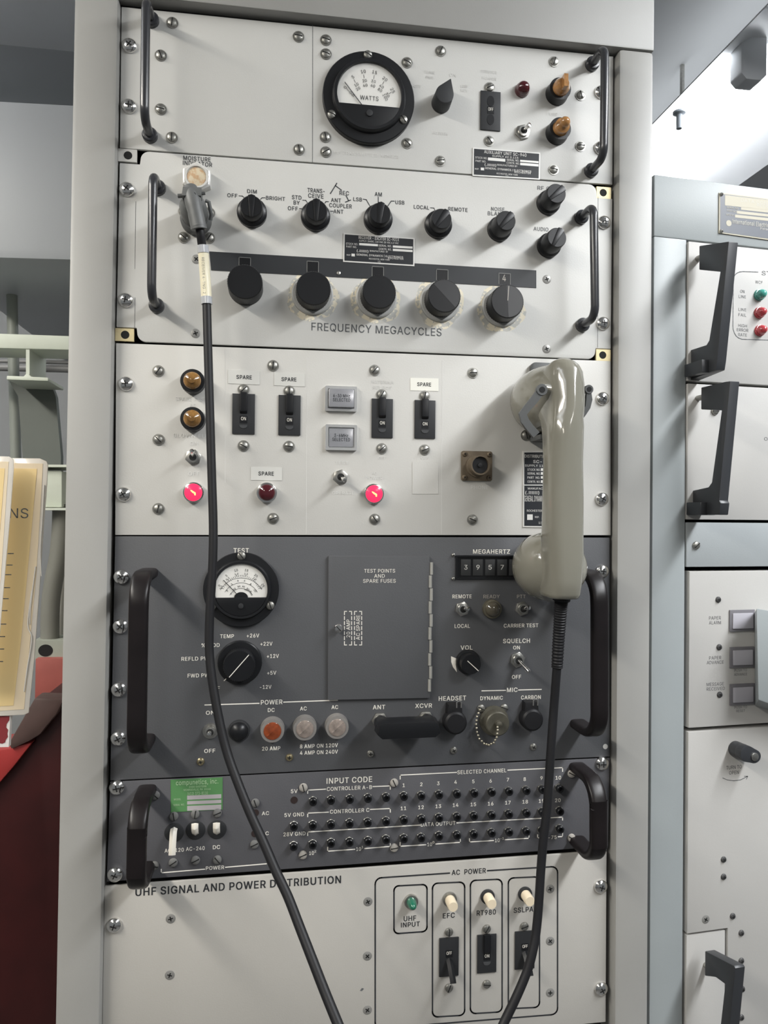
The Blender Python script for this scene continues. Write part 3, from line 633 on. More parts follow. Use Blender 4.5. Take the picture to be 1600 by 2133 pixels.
def fuse_holder(parent, at, r0, r1, h, lens, body=METER, fr=RK, lh=6, shape='dome', rl=.74):
    x, z = fr.at(*at)
    m = M().lathe([(r0, 0), (r0, 2), (r1, h*.6), (r1, h), (r1*rl*1.03, h+.2)], 32)
    s = part('fuse_holder', m.mesh('fuse_holder', [body], 35), parent, x, z)
    R = r1*rl
    if shape == 'dome': pr = [(R, h-1), (R, h+lh*.35), (R*.8, h+lh*.55), (R*.45, h+lh*.7), (R*.42, h+lh*.9), (.1, h+lh)]
    elif shape == 'flat': pr = [(R, h-1), (R, h+.6), (R*.85, h+1.1), (.1, h+1.1)]
    elif shape == 'ball': pr = [(R, h-1), (R*.9, h+lh*.5), (R*.55, h+lh*.62), (R*.5, h+lh*.75)]+[(R*.62*math.sin(a), h+lh*1.0-R*.62*math.cos(a)) for a in (.9, 1.4, 1.9, 2.5)]+[(.05, h+lh+R*.62)]
    else: pr = [(R, h-1), (R, h+lh*.5), (R*.6, h+lh), (.1, h+lh)]
    l = M().lathe(pr, 28)
    if shape == 'wing': l.box(-R*.25, R*.25, -R*.75, R*.75, h+lh*.5, h+lh*1.5)
    if shape == 'flat': l.stroke([(-R*.6, -R*.5), (R*.6, R*.5)], 1.0, h+1.0, h+1.5)
    part('lens', l.mesh('lens', [lens], 50), s, x, z)
    return s
def seam(parent, fr, pts, wd=.5, mt=None, name='seam'):
    q = [fr.at(*p) for p in pts]; bx, bz = q[0]
    part(name, M().stroke([(a-bx, b-bz) for a, b in q], wd, 0, .12).mesh(name, [mt or INKG]), parent, bx, bz)
def patch(parent, fr, pts, d, mt, name, label=None, bev=0):
    q = [fr.at(*p) for p in pts]; bx, bz = q[-1]
    return part(name, M().prism([(a-bx, b-bz) for a, b in q], 0, d).mesh(name, [mt], bev=bev), parent, bx, bz, label=label)

# ------------------------------------------------------------------ 1: panel with the watt meter
p1, b1 = panel('monitor_panel', 'top light grey rack panel with a round black watt meter', [(253, 14), (1278, 117.5), (1276, 384.5), (249.5, 308)], PAINT)
seam(p1, RK, [(651.5, 52), (651, 338)])
screws(p1, [(270, 96), (269, 222), (1252, 193), (1251, 309)], 'rack', name='rack_screw')
screws(p1, [(359, 48), (335, 116), (335, 228), (358, 287), (622, 77), (623, 312), (679, 84), (679, 113), (678, 286), (679, 317),
            (848, 131), (848, 299), (918, 107), (917, 336), (1154, 129), (1209, 199), (1209, 305), (1153, 354), (1020, 183), (1019, 294)], 'slot')
rod_handle(p1, (316, 44), (313, 284)); rod_handle(p1, (1232, 136), (1230, 357))
SW = []
for k, (a, b, c) in enumerate((('0', '0', '0'), ('5', '10', '20'), ('10', '20', '40'), ('15', '30', '60'), ('20', '40', '80'), ('25', '50', '100'))):
    t = math.radians(150-23.5*k); ca, sa = math.cos(t), math.sin(t)
    SW += [(a, .60*ca, -.28+.80*sa, None, .07, t-PI/2), (b, .47*ca, -.28+.60*sa, None, .062, t-PI/2), (c, .41*ca, -.28+.50*sa, None, .062, t-PI/2)]
MK = []
for k in range(6):
    t = math.radians(150-23.5*k); ca, sa = math.cos(t), math.sin(t)
    MK.append([(.56*ca, -.28+.73*sa), (.51*ca, -.28+.66*sa)])
SW.append(('WATTS', 0, -.06, .40, .095))
meter(p1, (767, 209.5), 44.5, 0, d=12, scr=[(766, 115), (691, 239), (840, 250)], scale_words=SW, marks=MK, needle=((-.17, -.22), (-.53, .22)), win=.70, wz0=-.24)
x, z = RK.at(918, 217)
kn = M(); TD = [(9.5*math.cos(a), 9.5*math.sin(a)) for a in [PI*.78+PI*1.44*k/20 for k in range(21)]]+[(0, 17)]
TD = [(a*math.cos(-.38)-b*math.sin(-.38), a*math.sin(-.38)+b*math.cos(-.38)) for a, b in TD]
kn.prism(TD, 0, 19, top=[(a*.92, b*.96) for a, b in TD])
part('pointer_knob', kn.mesh('pointer_knob', [BLKM], bev=.8), p1, x, z)
breaker(p1, [(1001, 190), (1042, 193), (1042, 274), (1000, 271)], on=None, word='OFF', clear=False)
lamp(p1, (1087, 189), r=7.2, lens=REDL, ring=REDL, h=3, lh=8, lr=.95)
fuse_holder(p1, (1159, 197), 11.5, 11, 11, AMB, lh=10, shape='wing')
fuse_holder(p1, (1159, 279), 11.5, 11, 11, AMB, lh=12, shape='ball')
toggle(p1, (1088, 277), 7.4, (.35, .2), lever=8)
nameplate(p1, RK, [(984.5, 308), (1125, 319), (1124, 375), (984, 367)], [
    ('AUXILIARY UNIT SC-940', 1052, 321, 88, 6.5, .02), ('SUPPLY 6V 0.115', 1052, 328, 54, 4), ('STOCK NO.', 1002, 330, 25, 4.2), ('PART NO.', 1001, 337, 22, 4.2),
    ('SERIAL NO.', 1068, 335, 26, 4.2), ('CONTR. NO.', 1068, 341, 27, 4.2), ('MANUFACTURED BY', 1056, 346, 42, 3.6), ('(.IIIIII)', 1021, 345, 24, 5, .03),
    ('GENERAL DYNAMICS / ELECTRONICS', 1058, 355, 96, 4.2, .03), ('ROCHESTER', 1088, 361, 34, 3.6), ('ROCHESTER, NEW YORK', 1056, 364, 44, 3.2), ('INSP.', 993, 353, 9, 3), ('U.S.', 1056, 368, 6, 3)],
    fields=[[(1016, 329), (1052, 332), (1052, 338), (1016, 335)], [(1083, 334), (1121, 337), (1121, 341), (1083, 338)], [(1083, 340), (1121, 343), (1121, 348), (1083, 345)], [(1001, 350), (1008, 350.5), (1008, 356), (1001, 355.5)]])
legend(p1, RK, b1, [('TUNE', 894, 151, 22, 6), ('PWR', 895, 162, 16, 6), ('OFF', 870, 180, 16, 6), ('ON', 943, 157, 14, 7), ('LOW', 967, 180, 15, 6), ('KEY', 967, 189, 15, 6), ('POWER', 917, 278, 32, 6),
     ('SERVICE', 1018, 150, 34, 6), ('POWER', 1019, 164, 30, 6), ('HF TRANSMITTER', 742, 321, 90, 6.5), ('MONITOR', 812, 326, 36, 6.5), ('FUSE', 1150, 238, 22, 6)], ink=INKP)

# ------------------------------------------------------------------ 2: receiver panel
q2 = [(249.5, 311), (1276, 387.5), (1272.5, 749.5), (242, 709.5)]
c2 = [RK.at(*p) for p in q2]
def notch(pc, sx, sz, w=19, h=13, r=8):
    """corner points of a plate whose corner pc is cut away and rounded inside"""
    x, z = pc; out = []
    for k in range(7):
        a = PI/2*k/6; out.append((x+sx*(w+r-r*math.cos(a)), z+sz*(r-r*math.sin(a))))
    return [(x, z+sz*h), (x+sx*(w-.5), z+sz*h)]+[p for p in out]
nTL = notch(c2[0], 1, -1, 18.5, 12.5); nTR = notch(c2[1], -1, -1, 17, 13); nBR = notch(c2[2], -1, 1, 16.5, 11); nBL = notch(c2[3], 1, 1, 18.5, 12.5)
P2 = nTL+nTR[::-1]+nBR+nBL[::-1]
p2, b2 = panel('receiver_panel', 'light grey rack panel lettered FREQUENCY MEGACYCLES with twelve black knobs', q2, PAINT, poly=P2, thick=4)
for px, py, cl in ((268, 327, 0), (262, 699, 1), (1254, 404, 1), (1253, 741, 1)):
    x, z = RK.at(px, py, -3); w = 8.8
    m = M().box(-w if px < 700 else -7, w-1 if px < 700 else 8.5, -5.8, 5.9, 0, 3); m.lathe([(3.8, 2.9), (3.8, 3.1)], 20, mi=1)
    part('corner_nut_plate', m.mesh('corner_nut_plate', [YELM if cl else PAINT3, SLOT]), p2, x, z, -3)
seam(p2, RK, [(283, 420), (281, 560)], .35); seam(p2, RK, [(281.5, 620), (280.5, 684)], .35); seam(p2, RK, [(1246, 410), (1245, 724)], .35)
screws(p2, [(264.5, 395), (262, 626), (1258, 464), (1256, 674)], 'rack', name='rack_screw')
screws(p2, [(409, 540), (407.5, 694.5), (1139, 582), (1138.5, 727)], 'phils')
rod_handle(p2, (330, 393), (327, 638)); rod_handle(p2, (1210, 454), (1212, 678))
x, z = RK.at(411.5, 377.5)
m = M().lathe([(14.4, 0), (14.4, 9), (12.6, 10), (10.2, 10), (9.6, 8.8)], 6, rot=PI/6)
s = part('moisture_indicator', m.mesh('moisture_indicator', [NUTL], bev=.4), p2, x, z)
part('window', M().lathe([(9.4, 8.9), (8.5, 9.8), (5, 10.6), (.1, 10.9)], 26).mesh('window', [MOIST]), s, x, z)
part('ring', M().lathe([(11.2, 9.5), (10.9, 10.9), (9.4, 10.9), (9.2, 9.6)], 30).mesh('ring', [NUTL]), s, x, z)
x, z = RK.at(409, 460)
part('connector_socket', M().lathe([(14.2, 0), (14.2, 6), (13, 8), (12, 10.5), (9, 10.5)], 32).mesh('connector_socket', [SHELL]), p2, x, z)
screws(p2, [(383, 495), (436, 496), (384, 441), (436, 444)], 'slot')
for at, ang, rr in (((525, 445), 1.57, 14), ((657, 453), 1.57, 14), ((787, 459), 1.48, 14), ((912, 470), .95, 13.5), ((1039, 479), .85, 12), ((1141, 424), .7, 12), ((1142, 513), 1.1, 12)):
    far = at[0] > 1000
    skirt_knob(p2, at, rr, 24 if far else 17.5, rr*(.86 if far else .78), ang=ang)
# black strip behind the five frequency knobs, with a little window over each
q = [(436, 524), (1117, 563.5), (1117, 600), (440, 563)]
strip = patch(p2, RK, q, .5, mat('black_strip_paint', (.022, .024, .027), .45), 'readout_strip')
for k, (px, py, wd, hh) in enumerate(((510, 548, 24, 22), (651.5, 556, 24, 22), (787, 568, 24, 24), (921, 573, 24, 22), (1051, 581, 24, 22))):
    x, z = RK.at(px, py); kx, kz = RK.scale(px, py); W, H = wd*kx/2, hh*kz/2
    m = M().stroke([(-W, -H), (-W, H), (W, H), (W, -H)], .5, .5, .75)
    dw = part('digit_window', m.mesh('digit_window', [mat('window_edge_grey', (.22, .22, .21), .4)]), strip, x, z)
    part('dark_glass', M().box(-W+.3, W-.3, -H, H-.3, .5, .62).mesh('dark_glass', [BLK]), strip, x, z)
    if k == 4: part('digit', M().text('4', -.6, .6, 3.6, 6.4, .7, .03).mesh('digit', [INKD]), strip, x, z)
x, z = RK.at(705.5, 569); part('rivet', M().lathe([(1.9, .5), (1.9, .9), (.2, 1.3)], 14).mesh('rivet', [NICK]), strip, x, z)
for k, (at, rr) in enumerate((((512, 601), 16.2), ((651, 614), 16.2), ((784, 621), 16.2), ((916, 629), 16.2), ((1044, 640), 16.6))):
    x, z = RK.at(*at)
    if k:
        rnd = random.Random(40+k); n = 48; ph = [rnd.uniform(0, 6) for _ in range(4)]
        pl = []
        for i in range(n):
            a = 2*PI*i/n; lift = .5-.5*math.sin(a)
            R = 23.0+lift*2.4+1.3*math.sin(3*a+ph[0])+.7*math.sin(7*a+ph[1])+rnd.uniform(-.45, .45)
            pl.append((R*math.cos(a), R*math.sin(a)))
        part('chipped_paint', M().prism(pl, 0, .12).mesh('chipped_paint', [WORN]), p2, x, z)
        part('dial_collar', M().lathe([(20.0, 0), (19.8, 2), (18.6, 3), (17, 3)], 40).mesh('dial_collar', [GREYC]), p2, x, z)
    round_knob(p2, at, rr, 21, cut={3: .78, 4: 0.06}.get(k), line=(1.50, 1, 14.5) if k == 4 else None, ink=INKD)
nameplate(p2, RK, [(715.5, 486), (863.5, 496.5), (863, 555), (714.5, 546)], [
    ('RECEIVER - EXCITER SC-901X', 789, 498, 84, 6.4, .02), ('SUPPLY: 24VDC, 115 VAC 28 VDC 6.3 VAC', 789, 505, 82, 3.6), ('STOCK NO.', 733, 509, 25, 4.2), ('PART NO.', 732, 515, 22, 4.2),
    ('SERIAL NO.', 802, 513, 27, 4.2), ('CONTR. NO.', 802, 520, 27, 4.2), ('MANUFACTURED  BY', 789, 524.5, 38, 3.4), ('(.IIIIII)', 755, 524, 24, 5, .03),
    ('GENERAL DYNAMICS | ELECTRONICS', 791, 534, 97, 4, .03), ('ROCHESTER', 824, 539.5, 32, 3.6), ('ROCHESTER, NEW YORK', 790, 541, 43, 3.2), ('INSP', 726, 532, 8, 3), ('U.S.', 790, 546, 6, 3)],
    fields=[[(748, 507), (787, 509.5), (787, 514), (748, 511.5)], [(818, 512), (859, 514.5), (859, 519), (818, 516.5)], [(818, 519), (859, 521.5), (859, 526), (818, 523.5)], [(732, 529), (739, 529.5), (739, 535), (732, 534.5)]])
legend(p2, RK, b2, [('MOISTURE', 410.5, 331, 57, 9), ('INDICATOR', 411.5, 341.5, 61, 9), ('OFF', 484, 407.5, 21, 8), ('DIM', 525, 399, 20, 8), ('BRIGHT', 574, 413.5, 40, 8),
    ('STD', 618, 411.5, 20, 8.5), ('BY', 618, 422.5, 13, 8.5), ('OFF', 610, 434.5, 21, 8.5), ('TRANS-', 658.5, 397.5, 36, 9), ('CEIVE', 658, 408.5, 32, 9), ('REC', 717, 402.5, 20, 8.5), ('ANT', 700, 417.5, 21, 8.5), ('COUPLER', 709.5, 429, 47, 8.5), ('ANT', 705, 441, 21, 8.5),
    ('LSB', 745, 415.5, 18, 8), ('AM', 788, 405, 15, 8.5), ('USB', 833, 422, 19, 8), ('LOCAL', 878, 432, 32, 8), ('REMOTE', 954, 436.5, 40, 8)],
    [([(498, 408), (505, 408.5), (508, 411)], .7), ([(552, 412), (546, 412), (543, 415)], .7), ([(631, 417), (637, 417.5), (640, 422)], .7), ([(624, 434.5), (630, 435)], .7), ([(684, 420), (679, 420), (677, 423)], .7), ([(689, 440), (694, 440)], .7),
     ([(688.5, 403), (701.5, 382)], 1.), ([(699, 387), (711, 396)], 1.), ([(721, 407.5), (726, 418)], 1.), ([(720, 421), (730, 417)], 1.),
     ([(757, 415), (763, 416), (771, 430)], .8), ([(788, 411), (788, 426)], .8), ([(821, 419), (815, 419), (808, 429)], .8), ([(897, 433), (904, 433.5), (906, 438)], .7)], ink=mat('dark_print', (.05, .053, .058), .6), bold=.036)
legend(p2, RK, b2, [('NOISE', 1037, 436, 28, 8), ('BLANKER', 1041, 446, 50, 8)], ink=mat('grey_print', (.13, .135, .14), .6), bold=.03)
legend(p2, RK, b2, [('RF GAIN', 1143, 393, 47, 8), ('AUDIO', 1127, 477.5, 31, 8)], ink=mat('grey_print', (.13, .135, .14), .6), bold=.03)
legend(p2, RK, b2, [('FREQUENCY MEGACYCLES', 786, 686.5, 271, 16.5, 0, .018)], ink=INKG)

# ------------------------------------------------------------------ 3: distribution panel
p3, b3 = panel('distribution_panel', 'light grey rack panel with SPARE labels, black breakers and two lit red lamps', [(241.5, 714.5), (1272.5, 752), (1272.5, 1115), (239.8, 1114.5)], PAINT3)
screws(p3, [(262.5, 800), (257.5, 1030), (1255, 830.5), (1253.5, 1039.5)], 'rack', name='rack_screw')
screws(p3, [(330, 773), (330.5, 916), (330, 1060), (569, 762), (569, 1080), (780.5, 771.5), (780.7, 1081.6), (985, 777), (984, 1082.5), (1095.5, 907),
            (507.5, 812), (507.5, 929), (602.5, 815), (602, 930), (795.3, 822.5), (795.3, 934.6), (884.6, 825), (884.6, 937)], 'slot')
for a in ([(469, 727), (469, 1005)], [(639.5, 742), (638, 1112)], [(920.6, 752), (920, 1112)]): seam(p3, RK, a, .35, INKP)
for c in ((403, 797), (403, 875)): fuse_holder(p3, c, 11.2, 11, 9, AMBD, lh=8, rl=.72)
toggle(p3, (403, 953), 7.2, (0, .55), lever=9)
toggle(p3, (709, 994), 7.2, (.25, -.35), lever=11)
lamp(p3, (404, 1026), r=9.6, lens=REDG, lh=2, lr=.84, glow=True)
lamp(p3, (778, 1029), r=9.8, lens=REDG, lh=2, lr=.84, glow=True)
lamp(p3, (556, 1026.5), r=9.6, lens=REDL, lh=4, lr=.82)
def label_tape(q, word, tx, ty, tw, th, mt, nm='label_tape'):
    s = patch(p3, RK, q, .35, mt, nm)
    if word:
        b = BASE[s.name]; x, z = RK.at(tx, ty); kx, kz = RK.scale(tx, ty)
        part('lettering', M().text(word, x-b[0], z-b[1], tw*kx, th*kz, .45, .045).mesh('lettering', [INKB]), s, b[0], b[1])
label_tape([(475, 770), (541, 773), (541, 801.5), (475, 799)], 'SPARE', 508.7, 786, 32, 8, TAPE)
label_tape([(571, 775.5), (635, 778.5), (635, 805.5), (571, 803)], 'SPARE', 602, 790.5, 31, 8, TAPE)
label_tape([(854.7, 787), (913.5, 788.5), (913.5, 815), (854.7, 813.5)], 'SPARE', 883.5, 801, 29, 7.6, TAPEW)
label_tape([(522.5, 972.5), (587.5, 973.5), (587.5, 1001), (522.5, 1000)], 'SPARE', 554.5, 986.7, 32, 8, TAPE)
label_tape([(859, 962), (913, 961.5), (912.5, 1029), (859, 1029)], None, 0, 0, 0, 0, PAINT3, 'cover_plate')
breaker(p3, [(484, 820), (531, 821), (531, 904.5), (484, 904)])
breaker(p3, [(580, 823), (626, 824), (626, 907), (580, 906.5)])
breaker(p3, [(774, 830.7), (818, 831.2), (818, 912.4), (774, 912)])
breaker(p3, [(863.3, 833.5), (906.5, 834.5), (906.5, 913.7), (863.3, 913.5)])
def push_light(q, rows, up=True):
    c = [RK.at(*p) for p in q]; x0 = (c[0][0]+c[3][0])/2; x1 = (c[1][0]+c[2][0])/2; z1 = (c[0][1]+c[1][1])/2; z0 = (c[2][1]+c[3][1])/2
    W, H = x1-x0, z1-z0; m = M()
    out = rrect(0, W, 0, H, 1.0, 2); inn = rrect(2.6, W-2.6, 2.6, H-2.6, .6, 2); n = len(out)
    v = [(a, b, 0) for a, b in out]+[(a, b, 3.4) for a, b in out]+[(a, b, 3.4) for a, b in inn]+[(a, b, .6) for a, b in inn]
    f = [(k*n+i, k*n+(i+1) % n, (k+1)*n+(i+1) % n, (k+1)*n+i) for k in range(3) for i in range(n)]+[tuple(range(3*n, 4*n))]
    s = part('illuminated_button', m.add(v, f).mesh('illuminated_button', [FRM]), p3, x0, z0)
    d = 8 if up else 2.4
    part('legend_cap', M().prism(rrect(3, W-3, 3, H-3, 1.2, 3), .8, d, top=rrect(3.4, W-3.4, 3.4, H-3.4, 1.2, 3)).mesh('legend_cap', [SILV], bev=.4), s, x0, z0)
    t = M()
    for k, (w, ww) in enumerate(rows): t.text(w, W*.5, H*.5+2-3.9*k, ww, 3.1, d+.12, .01)
    part('lettering', t.mesh('lettering', [INKB]), s, x0, z0)
push_light([(677, 805), (743, 806), (743, 858), (677, 857)], (('6-30 MHz', 16), ('SELECTED', 16.5)), True)
push_light([(677.6, 885), (743, 885.5), (743, 939), (677.6, 938)], (('3-6MHz', 13.5), ('SELECTED', 17)), False)
legend(p3, RK, b3, [('SPARE FUSES', 402, 832, 74, 8), ('A.C.', 403, 844, 14, 6), ('BLOWN FUSE', 403, 908, 84, 8), ('ON', 404, 924, 17, 8), ('OFF', 404, 987, 24, 8.5), ('ANTENNA', 796, 796, 48, 7), ('SELECT', 796, 808, 40, 6.5),
    ('OFF', 796, 954, 16, 6), ('OFF', 885, 954, 16, 6), ('TEST', 712, 964, 28, 6), ('OPERATE', 715, 1027, 46, 7), ('AC', 779, 986, 12, 5.5), ('POWER', 780, 996, 36, 7), ('PHONE', 999, 1015, 36, 7.5)], ink=INKP)
# round phone connector on a square flange
q = [RK.at(960, 940), RK.at(1024, 939.5), RK.at(1024, 1002.5), RK.at(960, 1002)]
cx, cz = sum(a for a, b in q)/4, sum(b for a, b in q)/4; w = (q[1][0]-q[0][0])/2; h = (q[0][1]-q[3][1])/2
s = part('phone_connector', M().prism(rrect(-w, w, -h, h, 2), 0, 2.6).mesh('phone_connector', [BRN], bev=.4), p3, cx, cz)
part('barrel', M().lathe([(11.2, 2.5), (11.2, 4.5), (9.6, 5), (9.6, 16), (8.2, 16), (8.0, 9), (.1, 9)], 32).mesh('barrel', [BRN]), s, cx, cz)
part('insert', M().lathe([(7.9, 9), (7.9, 12.5), (2.4, 12.6), (2.2, 15), (.1, 15.4)], 24).mesh('insert', [BLKM]), s, cx, cz)
for sx in (-1, 1):
    for sz in (-1, 1):
        me = cached('tinyb', lambda: mk_phil(BRN, 2.6)); part('screw', me, s, cx+sx*(w-3.2), cz+sz*(h-3.2), 2.6, random.uniform(0, 3))
nameplate(p3, RK, [(1089, 940), (1169, 939), (1169, 1099), (1089, 1098)], [
    ('DISTRIBUTION PANEL', 1129, 951, 74, 6.2, .02), ('SC-940', 1129, 962, 38, 6, .03), ('SUPPLY 115 VAC, 60', 1129, 970.5, 72, 4.6), ('STOCK NO.', 1111.5, 978.5, 27, 4.6), ('SERIAL NO.', 1111.5, 986.5, 27, 4.6), ('PART  NO.', 1111, 995, 26, 4.6), ('CONTR. NO.', 1111.5, 1003.5, 27, 4.6),
    ('MANUFACTURED BY', 1130, 1018, 62, 4.2), ('(.IIIIII)', 1108, 1026.5, 29, 6.5, .03), ('GENERAL DYNAMICS | ELECTRONICS', 1129, 1039, 74, 12), ('ROCHESTER, NEW YORK', 1129, 1064, 64, 4.4), ('INSP.', 1118, 1077, 9, 4), ('U.S.', 1126, 1089, 9, 5)],
    fields=[[(1126, 975.5), (1164, 975.5), (1164, 981), (1126, 981)], [(1126, 983.5), (1164, 983.5), (1164, 989), (1126, 989)], [(1126, 992), (1164, 992), (1164, 997), (1126, 997)], [(1126, 1000.5), (1164, 1000.5), (1164, 1006), (1126, 1006)],
            [(1090.5, 1009.6), (1168, 1009.6), (1168, 1011.4), (1090.5, 1011.4)], [(1097.5, 1071.5), (1109, 1071.5), (1109, 1083), (1097.5, 1083)]])
# handset cradle: backing plate, two springy bail arms with eyelets, foot bracket
hx = 0
xb, zb = RK.at(1108, 842)
cr = part('handset_cradle', M().prism(rrect(-3, 30, -34, 41, 5), 0, 6).mesh('handset_cradle', [CRAD], bev=1), p3, xb, zb)
part('foot_bracket', M().prism([(-2, -38), (26, -38), (26, -33), (-2, -33)], 0, 30).mesh('foot_bracket', [CRAD], bev=1), cr, xb, zb)
def arm(pts, d, wd, r, hole, name='bail_arm'):
    m = M(); q = [RK.at(px, py, d) for px, py in pts]; q = [(a-xb, b-zb) for a, b in q]
    n = len(q); L = []; R = []
    for i in range(n):
        a = Vector(q[max(i-1, 0)]); b = Vector(q[min(i+1, n-1)]); t = (b-a).normalized(); nrm = Vector((-t.y, t.x))*wd[i]/2
        L.append((q[i][0]+nrm.x, q[i][1]+nrm.y)); R.append((q[i][0]-nrm.x, q[i][1]-nrm.y))
    for i in range(n-1): m.prism([L[i], L[i+1], R[i+1], R[i]], d-3.4, d)
    m.lathe([(r, d-3.6), (r, d+.4), (r*.94, d+.8)], 26, q[0][0], q[0][1]); m.lathe([(hole, d+.8), (hole, d+1.1)], 18, q[0][0], q[0][1], mi=1)
    return part(name, m.mesh(name, [CRAD, SLOT]), cr, xb, zb)
arm([(1129, 812), (1114, 832), (1098, 851), (1090, 862), (1094, 876), (1104, 890), (1118, 906)], 80, [7.4, 7, 6.6, 7.2, 7.2, 7, 7.4], 5.2, 2.7)
arm([(1227, 811), (1228, 832), (1225, 848), (1217, 862), (1206, 876)], 58, [4, 6, 5, 4, 4], 4.2, 2.3)

# ------------------------------------------------------------------ 4: radio set panel
p4, b4 = panel('radio_set_panel', 'dark grey rack panel with a TEST meter and a hinged fuse door', [(239.8, 1117), (1270.5, 1120), (1270.5, 1576), (229.5, 1626)], DARK)
screws(p4, [(253, 1201.6), (251.4, 1304.7), (248, 1436), (247, 1537.7), (1254, 1190)], 'rack', name='rack_screw')
bow_handle(p4, (310, 1193), (305, 1538)); bow_handle(p4, (1204, 1192), (1204, 1507))
screws(p4, [(418, 1586.6), (603, 1577.5)], 'philb'); screws(p4, [(772, 1570), (945, 1563), (1111, 1556)], 'phil')
x, z = RK.at(1261, 1555); part('unused_hole', M().lathe([(2.6, 0), (2.6, .3)], 16).mesh('unused_hole', [PAINT3]), p4, x, z)
A4 = []
for k in range(6):
    t = math.radians(150-24*k); ca, sa = math.cos(t), math.sin(t)
    A4 += [('%d' % (5*k), .66*ca, -.30+.84*sa, None, .06, t-PI/2), ('%.1f' % (.5*k), .6*ca, -.30+.74*sa, None, .05, t-PI/2)]
    A4 += [(str(2*k), .42*ca, -.30+.56*sa, None, .05, t-PI/2), (str(20*k), .30*ca, -.30+.40*sa, None, .045, t-PI/2)]
MK4 = [[(.53*math.cos(math.radians(150-4.8*k)), -.30+.66*math.sin(math.radians(150-4.8*k))), ((.56 if k % 5 else .6)*math.cos(math.radians(150-4.8*k)), -.30+(.69 if k % 5 else .72)*math.sin(math.radians(150-4.8*k)))] for k in range(26)]
A4.append(('PERCENT', .18, -.02, .2, .04, -.3))
meter(p4, (503, 1227.5), 35, .18, d=8, scr=[(503, 1158), (563, 1261), (442, 1262)], scale_words=A4, marks=MK4, needle=((-.1, -.12), (-.46, .26)), win=.69, wz0=-.20,
      arcs=[(0, -.30, .62, .52, 2.62), (0, -.30, .49, .52, 2.62), (0, -.30, .34, .52, 2.62)])
round_knob(p4, (500, 1379), 14.6, 19, skirt=20.5, line=(math.radians(229), -13, 13))
x, z = RK.at(500, 1379); part('index_mark', M().stroke([(-12.6, -14.6), (-14.2, -16.2)], .6, 4.6, 4.72).mesh('index_mark', [INKW]), p4, x, z)
PW = [([(427, 1468.5), (539.5, 1465)], .9), ([(591, 1462.5), (703, 1458.5)], .9), ([(1004, 1439), (1053, 1438)], .9), ([(1080.5, 1437.3), (1127.5, 1436)], .9)]
legend(p4, RK, b4, [('TEST', 502.5, 1146.8, 32, 9.5), ('TEMP', 473, 1325.3, 29, 8), ('+26V', 527, 1324, 26, 8), ('+22V', 555, 1341, 25, 8), ('+12V', 568.5, 1366.6, 25, 8), ('+5V', 566, 1401.5, 19, 8), ('-12V', 553.4, 1431, 24, 8),
    ('% MOD', 438.7, 1344, 38, 8), ('REFLD PWR', 410.5, 1372, 65, 8), ('FWD PWR', 417, 1407, 52, 8), ('OFF', 447, 1434, 22, 8), ('POWER', 566, 1462.6, 45, 9.5), ('DC', 565, 1479, 14, 8), ('AC', 632, 1476, 14, 8), ('AC', 697.5, 1473, 14, 8),
    ('ON', 438, 1484.6, 18, 8), ('OFF', 437, 1564, 23, 8), ('20 AMP', 565, 1559, 38, 8), ('8 AMP ON 120V', 664.5, 1553.5, 79, 8), ('4 AMP ON 240V', 664.5, 1567, 79, 8), ('ANT', 789.6, 1473, 26, 9), ('XCVR', 882.5, 1470, 35, 9),
    ('MEGAHERTZ', 1024, 1149, 77, 9), ('REMOTE', 962.5, 1242.5, 40, 7.8), ('LOCAL', 963, 1304, 32, 8), ('CARRIER TEST', 1085.5, 1303, 72, 7.8), ('SQUELCH', 1076, 1335, 56, 9), ('ON', 1076, 1349, 14, 7.6), ('OFF', 1076, 1410, 19, 7.8),
    ('VOL', 972, 1349, 25, 9), ('MIC', 1067, 1437, 22, 9), ('HEADSET', 942.5, 1454.5, 57, 9.5), ('DYNAMIC', 1024, 1454, 47, 8), ('CARBON', 1106, 1452.5, 41, 8)], PW, bold=.034)
legend(p4, RK, b4, [('READY', 1024, 1242.5, 34, 7.5), ('PTT', 1086, 1242.5, 18, 7.5)], ink=INKD)
x, z = RK.at(947, 1383)
part('volume_mark', M().prism([(-3.6, 7.6), (2.6, 5), (1.0, 0), (2.4, -8.2), (-1.6, -3), (-3.4, 2)], 0, .14).mesh('volume_mark', [INKW]), p4, x, z)
# hinged door over the test points
dq = [RK.at(684, 1158), RK.at(893.5, 1158), RK.at(894.5, 1452.5), RK.at(682.5, 1456.6)]; dx, dz = dq[3]
door = part('fuse_door', M().prism([(a-dx, b-dz) for a, b in dq], 0, 3.2).mesh('fuse_door', [DARK], bev=.5), p4, dx, dz)
hg = M(); x0, z1 = RK.at(896.5, 1171); z0 = RK.at(896.5, 1440)[1]
for k in range(10):
    za = z1-(z1-z0)*k/10; zb2 = z1-(z1-z0)*(k+1)/10+.8; off = -.5 if k % 2 else .5
    hg.tube([(x0-dx+off, za-dz, 3.4), (x0-dx+off, zb2-dz, 3.4)], 1.6, 10)
part('hinge', hg.mesh('hinge', [HINGE]), door, dx, dz)
x, z = RK.at(704, 1307, 3); part('latch_screw', M().lathe([(2.4, 0), (2.4, 4), (4, 4.2), (4, 6), (3.2, 7), (.2, 7.4)], 20).box(-3.4, 3.4, -.4, .4, 6.6, 7.45, 1).mesh('latch_screw', [CHROME, SLOT]), door, x, z, 3.2, .8)
lt = M()
